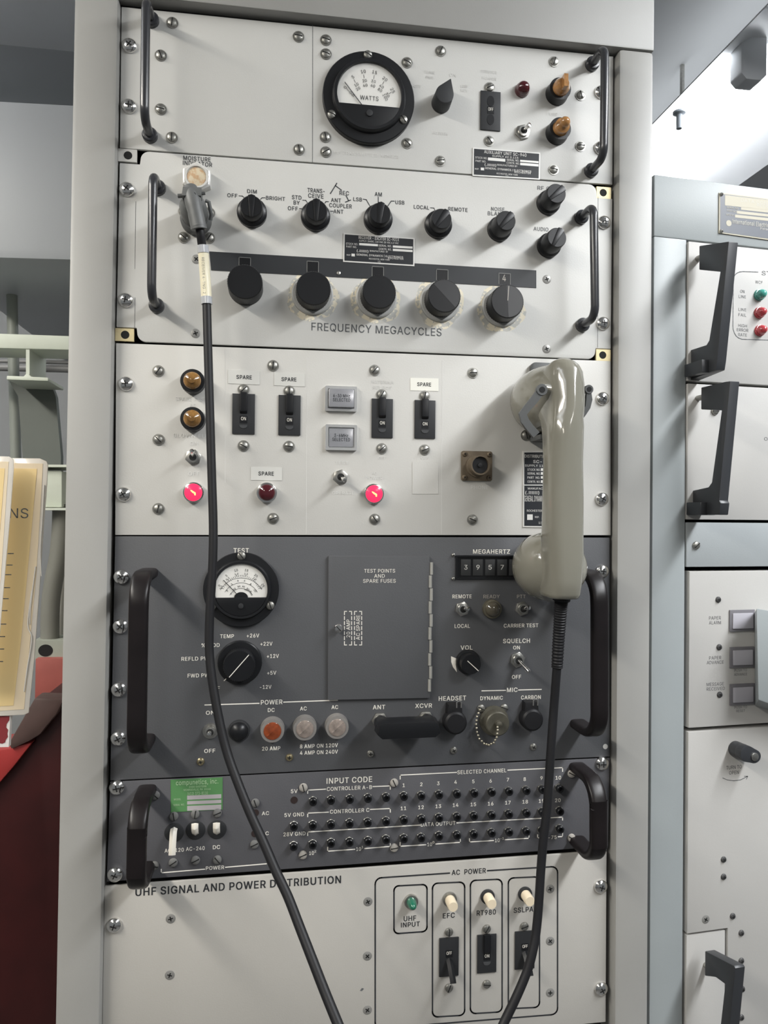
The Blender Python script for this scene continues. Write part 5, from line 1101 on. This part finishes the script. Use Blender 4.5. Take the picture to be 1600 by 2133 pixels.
def clegend(parent, base, texts, ink, d=2):
    m = M()
    for s, cx, cy, wd, h in texts:
        x, z = CB.at(cx, cy, d); k = CB.scale(cx, cy, d); m.text(s, x-base[0], z-base[1], wd*k[0] if wd else None, h*k[1], d+.14, 0)
    part('lettering', m.mesh('lettering', [ink]), parent, *base)
clegend(d1, bd1, [('STATUS', 1617, 571.5, 60, 9), ('WCF', 1581, 588, 15, 6.5), ('ON', 1546.5, 607, 9, 6.5), ('LINE', 1546.5, 618, 15, 6.5), ('LINE', 1546.5, 645, 16, 6.5), ('FAIL', 1546.5, 656, 16, 6.5), ('HIGH', 1547, 678.5, 18, 6.5), ('ERROR', 1547, 687.5, 24, 6.5), ('RATE', 1547, 697.5, 18, 6.5)], INKG)
for c, mt in (((1578, 616), TEAL), ((1578, 653), PINK), ((1579, 690), PINK)): lamp(d1, c, CB, r=6, lens=mt, ring=mt, h=4.5, lh=7, lr=.86)
d2, bd2 = unit('plain_drawer', 'lower white drawer unit with one black latch handle', 'drawer unit', 799, 1082, CABP, yref=1426)
h, hxx = latch_handle(d2, (1441, 1040), [(1072, 1), (1072, 42), (1047, 44), (1042, 42), (789, 57), (791, 50), (806, 14), (852, 14), (852, 45), (1004, 31), (1014, 26), (1022, 1)])
xb = CB.at(1427, 1060)[0]
part('hinge_block', M().box(0, hxx-xb+10, 0, 13, 2, 24).mesh('hinge_block', [GH], bev=1), d2, xb, CB.at(1427, 1073)[1])
x, z = CB.at(1486, 857); part('screw', cached('slotn', 0), d2, x, z, 2)
x, z = CB.at(1442, 830); part('stud', M().lathe([(3, 2), (3, 17)], 12).mesh('stud', [STEEL]), d2, x+5, z)
x, z = CB.at(1442, 540); part('stud', M().lathe([(3, 2), (3, 17)], 12).mesh('stud', [STEEL]), d1, x+5, z)
clegend(d2, bd2, [('OPERATE', 1617, 915, 50, 7)], INKG)
d3, bd3 = unit('blank_panel', 'plain blue grey filler panel with one slotted screw', 'panel', 1088, 1181, CABB, d=1, yref=1429)
screws(d3, [(1449.5, 1136)], 'slotn', CB, d=1)
d4, bd4 = unit('printer_panel', 'white printer panel with three square buttons labelled PAPER ALARM to MESSAGE RECEIVED', 'control panel', 1190, 1515.5, CABP, yref=1433)
screws(d4, [(1496, 1249), (1498, 1348), (1499, 1447)], 'phildk', CB, d=2)
for q in ([(1516, 1270), (1568, 1270), (1567, 1314), (1516, 1315)], [(1517, 1347), (1567, 1345.5), (1566, 1389), (1517, 1391)], [(1517, 1424), (1568, 1421), (1568, 1465), (1517, 1468.5)]):
    c = [CB.at(*p) for p in q]; x0, z1 = c[0]; x1 = c[1][0]; z0 = c[3][1]; W, H = x1-x0, z1-z0
    s = part('square_button', M().box(0, W, 0, H, 1, 3.6).mesh('square_button', [mat('button_frame_grey', (.17, .165, .18), .4)], bev=.5), d4, x0, z0)
    part('button_cap', M().prism(rrect(3, W-2.6, 3, H-3.4, .6, 2), 3.4, 4.6).mesh('button_cap', [mat('button_cap_lilac_grey', (.42, .41, .45), .3)], bev=.4), s, x0, z0)
clegend(d4, bd4, [('PAPER', 1489.5, 1287, 25, 7), ('ALARM', 1489.5, 1297, 25, 7), ('PAPER', 1490, 1370, 25, 7), ('ADVANCE', 1490, 1379.5, 35, 7), ('MESSAGE', 1490, 1425, 36, 7), ('RECEIVED', 1491, 1434.5, 38, 7), ('PUSH TO', 1543, 1396, 26, 5.5), ('ADVANCE', 1543, 1404.5, 27, 5.5), ('PUSH TO', 1543, 1473, 26, 5.5), ('RESET', 1543, 1480.5, 18, 5.5)], mat('printer_print_grey', (.12, .12, .125), .7))
q = [CB.at(*p, 34) for p in ((1576, 1267), (1700, 1290), (1700, 1500), (1580, 1458))]; b0 = [CB.at(*p) for p in ((1569, 1275), (1690, 1295), (1690, 1505), (1570, 1470))]
part('paper_housing', M().prism([(x-bd4[0], z-bd4[1]) for x, z in b0], 2, 34, top=[(x-bd4[0], z-bd4[1]) for x, z in q]).mesh('paper_housing', [CABF], bev=1.2), d4, *bd4)
# lower access panel with a notch, and the drawer front showing in the notch
ya = [CB.at(*p) for p in ((1431.5, 1524), (1434.5, 1942), (1513.5, 1935.5), (1514.5, 2000))]
xA = ya[0][0]; zT = ya[0][1]; zN = ya[1][1]; xN = ya[2][0]; zB = CB.at(1440, 2420)[1]
d5 = thing('access_panel', 'lower white access panel with a black turn latch', 'panel', (xA+XR)/2, zB, 0, CB); bd5 = ((xA+XR)/2, zB)
part('front_panel', M().prism([(a-bd5[0], b-bd5[1]) for a, b in ((xA, zT), (XR, zT), (XR, zB), (xN, zB), (xN, zN), (xA, zN))], -20, 2).mesh('front_panel', [CABP], bev=.6), d5, *bd5)
screws(d5, [(1507, 1790), (1507, 1826), (1526, 1908), (1544, 1943), (1544, 2001), (1546, 2060), (1544, 2119)], 'phildk', CB, d=2)
screws(d5, [(1470, 1915)], 'phils', CB, d=2)
x, z = CB.at(1528, 1558)
lk = part('turn_latch', M().lathe([(8.2, 2), (8.2, 16), (7.4, 17)], 24).prism([(8.4*math.cos(a), 8.4*math.sin(a)) for a in [PI*.35+PI*1.0*k/10 for k in range(11)]]+[(8+8*math.cos(a), -3+7*math.sin(a)) for a in [-PI*.65+PI*k/10 for k in range(11)]], 12, 21).mesh('turn_latch', [GH], bev=.8), d5, x, z)
part('lock_core', M().lathe([(4.2, 20), (4.2, 22), (3.4, 22.4), (.1, 22.4)], 20).mesh('lock_core', [NICK]), lk, x+8, z-3)
clegend(d5, bd5, [('TURN TO', 1529, 1598, 32, 7.5), ('OPEN', 1529, 1609, 20, 7.5)], INKG)
m = M(); q = [CB.at(*p) for p in ((1503, 1619), (1512, 1623), (1526, 1625), (1540, 1623), (1554, 1616))]; m.stroke([(a-bd5[0], b-bd5[1]) for a, b in q], .6, 2, 2.14)
q = [CB.at(*p) for p in ((1548, 1615.5), (1555, 1615.5), (1552, 1621.5))]; m.stroke([(a-bd5[0], b-bd5[1]) for a, b in q], .6, 2, 2.14)
part('arrow_mark', m.mesh('arrow_mark', [INKG]), d5, *bd5)
d6 = thing('latched_drawer', 'white drawer front showing in the notch of the access panel', 'drawer unit', (xA+xN)/2, zB, 0, CB); bd6 = ((xA+xN)/2, zB)
part('front_panel', M().box(xA-bd6[0], xN-bd6[0]-2.4, 0, zN-zB-2.6, -20, 1).mesh('front_panel', [CABP], bev=.6), d6, *bd6)
h, hxx = latch_handle(d6, (1447, 2040), [(2290, 1), (2290, 44), (2262, 46), (2030, 60), (2024, 58), (1984, 16), (2036, 16), (2042, 32), (2060, 46), (2232, 33), (2244, 1)], 11)
x, z = CB.at(1458, 2010); part('stud', M().lathe([(3, 1), (3, 17)], 12).mesh('stud', [STEEL]), d6, x+6, z)

# ------------------------------------------------------------------ ceiling light over the cabinets
def ray(px, py): return CR*((px-800)/FPX)-CU*((py-1066.5)/FPX)+CF
v = ray(1545, 165); yN = CAM.y+v.y*(.816/v.x)
WHITE = mat('white_enamel_reflector', (.80, .81, .82), .35)
TUBE = mat('fluorescent_tube', (1, 1, 1), .3, emit=(.94, .97, 1), estr=9)
y0, y1 = yN-.75, 2.9
lf = thing('fluorescent_light', 'white two-tube fluorescent light on the ceiling above the cabinet', 'ceiling light', (CAM.x+1.02)*1000, (CAM.z+.84-Z0)*1000, 0)
bx, bz = BASE[lf.name][:2]
def lfbox(name, pts, ya, yb, mt, bev=0):
    q = [(CAM.x*1000+a*1000-bx, CAM.z*1000+b*1000-Z0*1000-bz) for a, b in pts]
    return part(name, M().prism(q, -yb*1000, -ya*1000).mesh(name, [mt], bev=bev), lf, bx, bz)
lfbox('reflector', [(.750, .80), (.81, .838), (.853, .842), (.865, .822), (.877, .842), (1.02, .838), (1.089, .80), (1.091, .802), (1.025, .842), (.877, .846), (.865, .826), (.853, .846), (.807, .842), (.750, .803)], y0+.05, y1, WHITE)
lfbox('channel', [(.82, .846), (.99, .846), (.99, .875), (.82, .875)], y0+.05, y1, mat('white_enamel_channel', (.62, .63, .64), .4))
lfbox('end_plate', [(.750, .80), (.807, .846), (1.025, .846), (1.091, .80)], y0+.045, y0+.05, WHITE)
for yy in (yN+.35, yN+2.0):
    q0 = (CAM.x*1000+905-bx, CAM.z*1000+870-Z0*1000-bz, -yy*1000)
    part('hanger_rod', M().tube([q0, (q0[0], 2560-Z0*1000-bz, q0[2])], 5, 12).mesh('hanger_rod', [NICK]), lf, bx, bz)
for xx in (.816, .914):
    def loc(a, b, y): return (CAM.x*1000+a*1000-bx, CAM.z*1000+b*1000-Z0*1000-bz, -y*1000)
    part('tube', M().tube([loc(xx, .79, yN), loc(xx, .79, yN+1.2)], 19, 24).mesh('tube', [TUBE]), lf, bx, bz)
    part('tube', M().tube([loc(xx, .79, yN+1.26), loc(xx, .79, 2.85)], 19, 24).mesh('tube', [TUBE]), lf, bx, bz)
    lfbox('lamp_holder', [(xx-.024, .846), (xx-.024, .775), (xx-.014, .765), (xx+.014, .765), (xx+.024, .775), (xx+.024, .846)], yN-.035, yN-.002, mat('lamp_holder_white', (.82, .84, .86), .4), 2)
v = ray(1415, 236); t = .786/v.z; a = CAM+v*t
part('hanging_bolt', M().tube([(0, -30, 0), (0, -2, 0)], 5.5, 14).tube([(0, -3, 0), (0, -1, 0), (0, 3, 0), (0, 5, 0)], 12, 20, radii=[.5, 1, 1, .6]).mesh('hanging_bolt', [mat('bolt_grey', (.42, .46, .50), .5)], 50), lf, a.x*1000, (a.z-Z0)*1000, -a.y*1000)

# ------------------------------------------------------------------ behind and left of the rack
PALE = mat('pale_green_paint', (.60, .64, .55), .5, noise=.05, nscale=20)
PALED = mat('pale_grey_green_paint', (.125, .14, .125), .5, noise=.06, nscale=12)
def pxpoly(pts, d): return [RK.at(x, y, d) for x, y in pts]
def slabpx(name, pts, d, thick, mt, label, cat, bev=0, kind=None, group=None):
    q = pxpoly(pts, d); bx = sum(a for a, b in q)/len(q); bz = min(b for a, b in q)
    me = M().prism([(a-bx, b-bz) for a, b in q], -thick, 0).mesh(name, [mt], bev=bev)
    return whole(name, me, label, cat, bx, bz, d, kind=kind, group=group), (bx, bz)
q = pxpoly([(-130, 690), (190, 701), (190, 730), (-130, 722)], -450)
bx0, bz0 = q[3]
sm = M().prism([(a-bx0, b-bz0) for a, b in q], -70, 0).mesh('trim_1', [PALE], bev=2)
o = bpy.data.objects.new('trim_1', sm); COL.objects.link(o); o.location = RK.world(bx0, bz0, -450); o['kind'] = 'structure'
bb = pxpoly([(57.5, 760)], -452)[0]
bm_ = thing('steel_beam', 'pale green I-beam seen end-on under the stringer, left of the rack', 'beam', bb[0], bb[1], -452)
w1 = pxpoly([(54, 724), (61.5, 724), (61.5, 785), (54, 785)], -452); part('web', M().prism([(a-bb[0], b-bb[1]) for a, b in w1], -80, 0).mesh('web', [PALE]), bm_, *bb, -452)
w2 = pxpoly([(15, 783), (50, 784.5), (54, 780), (61, 780), (66, 785), (101, 787), (101, 794), (14.5, 791)], -452); part('bottom_flange', M().prism([(a-bb[0], b-bb[1]) for a, b in w2], -80, 2).mesh('bottom_flange', [PALE], bev=1), bm_, *bb, -452)
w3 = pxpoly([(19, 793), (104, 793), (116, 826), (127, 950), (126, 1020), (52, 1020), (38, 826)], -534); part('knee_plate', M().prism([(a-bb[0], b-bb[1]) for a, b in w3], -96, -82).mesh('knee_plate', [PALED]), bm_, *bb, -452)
a = RK.at(20, 420, -600); b = RK.at(37, 1120, -600)
me = M().tube([(0, 0, 0), (b[0]-a[0], b[1]-a[1], 0)], 8.5, 14).mesh('wall_pipe', [mat('pipe_grey_green', (.26, .28, .25), .45)])
whole('wall_pipe', me, 'straight vertical pipe on the bulkhead behind the paper charts', 'pipe', a[0], a[1], -600)
for nm, ys, lb in (('wall_conduit', (748, 756), 'upper of two horizontal conduits behind the I-beam'), ('wall_conduit', (758, 773), 'lower, thicker of two horizontal conduits behind the I-beam')):
    a = RK.at(-120, sum(ys)/2-3, -680); b = RK.at(210, sum(ys)/2+5, -680); r = abs(RK.at(0, ys[0], -680)[1]-RK.at(0, ys[1], -680)[1])/2
    whole(nm, M().tube([(0, 0, 0), (b[0]-a[0], b[1]-a[1], 0)], r, 14).mesh(nm, [mat('conduit_grey', (.26, .26, .26), .4)]), lb, 'pipe', a[0], a[1], -680)
lk_, lb_ = slabpx('lit_band_box', [(-160, 196), (200, 216), (200, 545), (-160, 535)], -420, 560, mat('lit_band_grey', (.40, .42, .44), .45, noise=.04, nscale=4), 'pale grey box put in for the lit band, upper left behind the rack', 'added box', bev=14)  # pale box stands in for a band of light ending at a shadow edge
wb, wbb = slabpx('wall_box', [(-40, 978), (129, 981), (129, 1057), (-40, 1056)], -330, 70, PALE, 'pale green flat steel box behind the charts beside the rack', 'box', bev=2)
for y in (967, 1057):
    q = pxpoly([(-40, y), (150, y+1), (150, y+6), (-40, y+5)], -322)
    part('flange', M().prism([(a-wbb[0], b-wbb[1]) for a, b in q], -80, 0).mesh('flange', [PALE]), wb, wbb[0], wbb[1], -330).location = (0, -.008, 0)
P = wpath([(129, 1050, -350), (127, 1110, -350), (121, 1165, -350), (111, 1215, -350), (105, 1265, -350), (104, 1340, -350)], 5); a = P[0]
whole('bent_pipe', M().tube([(p.x-a.x, p.y-a.y, 0) for p in P], 12, 16).mesh('bent_pipe', [mat('bent_pipe_grey', (.19, .19, .165), .5)], 60), 'grey pipe with a gentle bend running down behind the rack post', 'pipe', a.x, a.y, -350)
P = wpath([(131, 1150, -380), (128, 1230, -380), (124, 1340, -380)], 4); a = P[0]
whole('thin_pipe', M().tube([(p.x-a.x, p.y-a.y, 0) for p in P], 5, 12).mesh('thin_pipe', [mat('rusty_white_paint', (.50, .49, .44), .5, col2=(.30, .13, .08), thr=(.58, .66), nscale=30)], 60), 'thin rust-spotted white pipe beside the bent grey pipe', 'pipe', a.x, a.y, -380)
fp, fpb = slabpx('foot_plate', [(70, 1334), (140, 1334), (140, 1374), (70, 1374)], -330, 60, mat('foot_plate_green', (.33, .35, .30), .5, noise=.1, nscale=20), 'pale green foot plate with a round dark hole above the red box', 'plate')
a = RK.at(95, 1355, -330); part('hole', M().lathe([(8, 0), (8, .4)], 20, sx=1.15).mesh('hole', [SLOT]), fp, a[0], a[1], -330)
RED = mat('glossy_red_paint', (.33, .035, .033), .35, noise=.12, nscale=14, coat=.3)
REDSH = mat('shaded_red_paint', (.032, .0045, .0045), .42, noise=.25, nscale=16)  # the locker's red darkened, so the shade on its front is in the colour
slabpx('red_box', [(74, 1372), (140, 1371), (140, 1470), (72, 1470)], -320, 90, mat('faded_red_paint', (.33, .09, .075), .5, noise=.1, nscale=30), 'faded red box under the pale green foot plate', 'box', bev=1)
cs = pxpoly([(-60, 1610), (72, 1545), (78, 1460), (150, 1456), (150, 2600), (-60, 2600)], -180)
cb_ = (sum(a for a, b in cs)/6, min(b for a, b in cs))
case = thing('red_locker', 'big red steel locker, front coloured as in shade, at the lower left, beside the rack post', 'locker', cb_[0], cb_[1], -180)
part('body', M().prism([(a-cb_[0], b-cb_[1]) for a, b in cs], -220, 0).mesh('body', [REDSH], bev=4), case, *cb_, -180)
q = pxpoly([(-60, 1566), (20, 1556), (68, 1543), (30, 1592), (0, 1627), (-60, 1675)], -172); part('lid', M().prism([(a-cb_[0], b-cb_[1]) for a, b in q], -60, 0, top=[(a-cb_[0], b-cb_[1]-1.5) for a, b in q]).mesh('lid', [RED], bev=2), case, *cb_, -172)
q = pxpoly([(18, 1548), (72, 1454), (134, 1456), (118, 1488), (98, 1512), (84, 1530), (60, 1545), (22, 1562)], -168); part('sealing_strap', M().prism([(a-cb_[0], b-cb_[1]) for a, b in q], -30, 0).mesh('sealing_strap', [mat('brown_rubber', (.075, .045, .04), .5, noise=.2, nscale=30)], bev=3), case, *cb_, -168)
pb, pbb = slabpx('painted_board', [(-60, 1490), (21.5, 1490), (18, 1556), (-60, 1558)], -30, 6, mat('white_board_edge', (.66, .62, .60), .5), 'small white board with chipped dark red paint under the charts', 'sign')
q = pxpoly([(-60, 1491), (20, 1491.5), (19.5, 1500), (14, 1508), (13, 1515), (17, 1520), (15.5, 1528), (16.5, 1535), (12, 1541), (11, 1546), (5, 1549), (-4, 1547), (-60, 1549)], -30)
part('red_paint', M().prism([(a-pbb[0], b-pbb[1]) for a, b in q], 0, .3).mesh('red_paint', [mat('dark_red_board_paint', (.20, .03, .035), .4)]), pb, pbb[0], pbb[1], -30)
# laminated charts
PLAS = mat('clear_plastic_sheet', (.62, .58, .52), .12, coat=.8, bump=.0, noise=.06, nscale=25)
CARD = mat('cream_card', (.66, .55, .39), .5)
YEL = mat('yellow_chart_paper', (.70, .53, .26), .5, noise=.03, nscale=5)
def chart(label, edge, card, paper, d, extra=None):
    q = pxpoly(edge, d); bx, bz = q[-1]
    t = thing('laminated_chart', label, 'chart', bx, bz, d)
    def lay(name, pts, a, b, mt, bev=0):
        part(name, M().prism([(x-bx, z-bz) for x, z in pxpoly(pts, d)], a, b).mesh(name, [mt], bev=bev), t, bx, bz, d)
    lay('plastic_sleeve', edge, 0, 2.2, PLAS, .8); lay('card', card, 2.0, 2.5, CARD); lay('paper', paper, 2.4, 2.8, YEL)
    return t, bx, bz
t, bx, bz = chart('yellow chart in a clear plastic sleeve, the rear one marked NS', [(-70, 953), (84, 955), (98, 961), (101, 968), (99, 1010), (92, 1100), (84, 1220), (72, 1380), (61, 1484), (52, 1488), (-70, 1494)],
    [(-70, 963), (91, 966), (87, 1040), (77, 1200), (63, 1350), (52, 1476), (-70, 1484)], [(-70, 974), (79, 977), (65, 1130), (46, 1330), (30, 1468), (-70, 1474)], -30)
m = M(); x, z = RK.at(39.5, 1069, -27); k = RK.scale(37, 1069, -27); m.text('NS', x-bx, z-bz, 39*k[0], 21*k[1], 2.95, -.02)
for cx, cy in ((23, 1153), (20.5, 1177), (18, 1197), (15.5, 1224), (12.5, 1247), (10, 1272), (7.5, 1300), (5, 1326), (3, 1352), (1, 1378)):
    q = pxpoly([(cx-6, cy), (cx+4.5, cy)], -27); m.stroke([(a-bx, b-bz) for a, b in q], .9, 2.8, 2.92)
part('lettering', m.mesh('lettering', [INKG]), t, bx, bz, -30)
for run in ([(92, 1010, -27), (88, 1080, -27), (84, 1150, -27), (86, 1200, -27)], [(66, 1230, -27), (58, 1300, -27), (66, 1330, -27), (57, 1390, -27), (50, 1440, -27)], [(74, 1180, -27), (64, 1260, -27), (62, 1300, -27)]):
    q = wpath(run, 5)
    part('sleeve_fold', M().tube([(p.x-bx, p.y-bz, p.z+30) for p in q], .75, 8, rb=.5).mesh('sleeve_fold', [mat('plastic_fold', (.70, .68, .64), .06, coat=1)], 70), t, bx, bz, -30)
t, bx, bz = chart('yellow chart in a clear plastic sleeve, the front one at the left edge', [(-70, 948), (20, 951), (29, 957), (30, 975), (22, 1080), (12, 1190), (4, 1280), (0, 1330), (-12, 1420), (-70, 1430)],
    [(-70, 960), (20, 962), (4, 1200), (-20, 1400), (-70, 1405)], [(-70, 974), (12, 976), (-4, 1180), (-30, 1390), (-70, 1395)], -12)
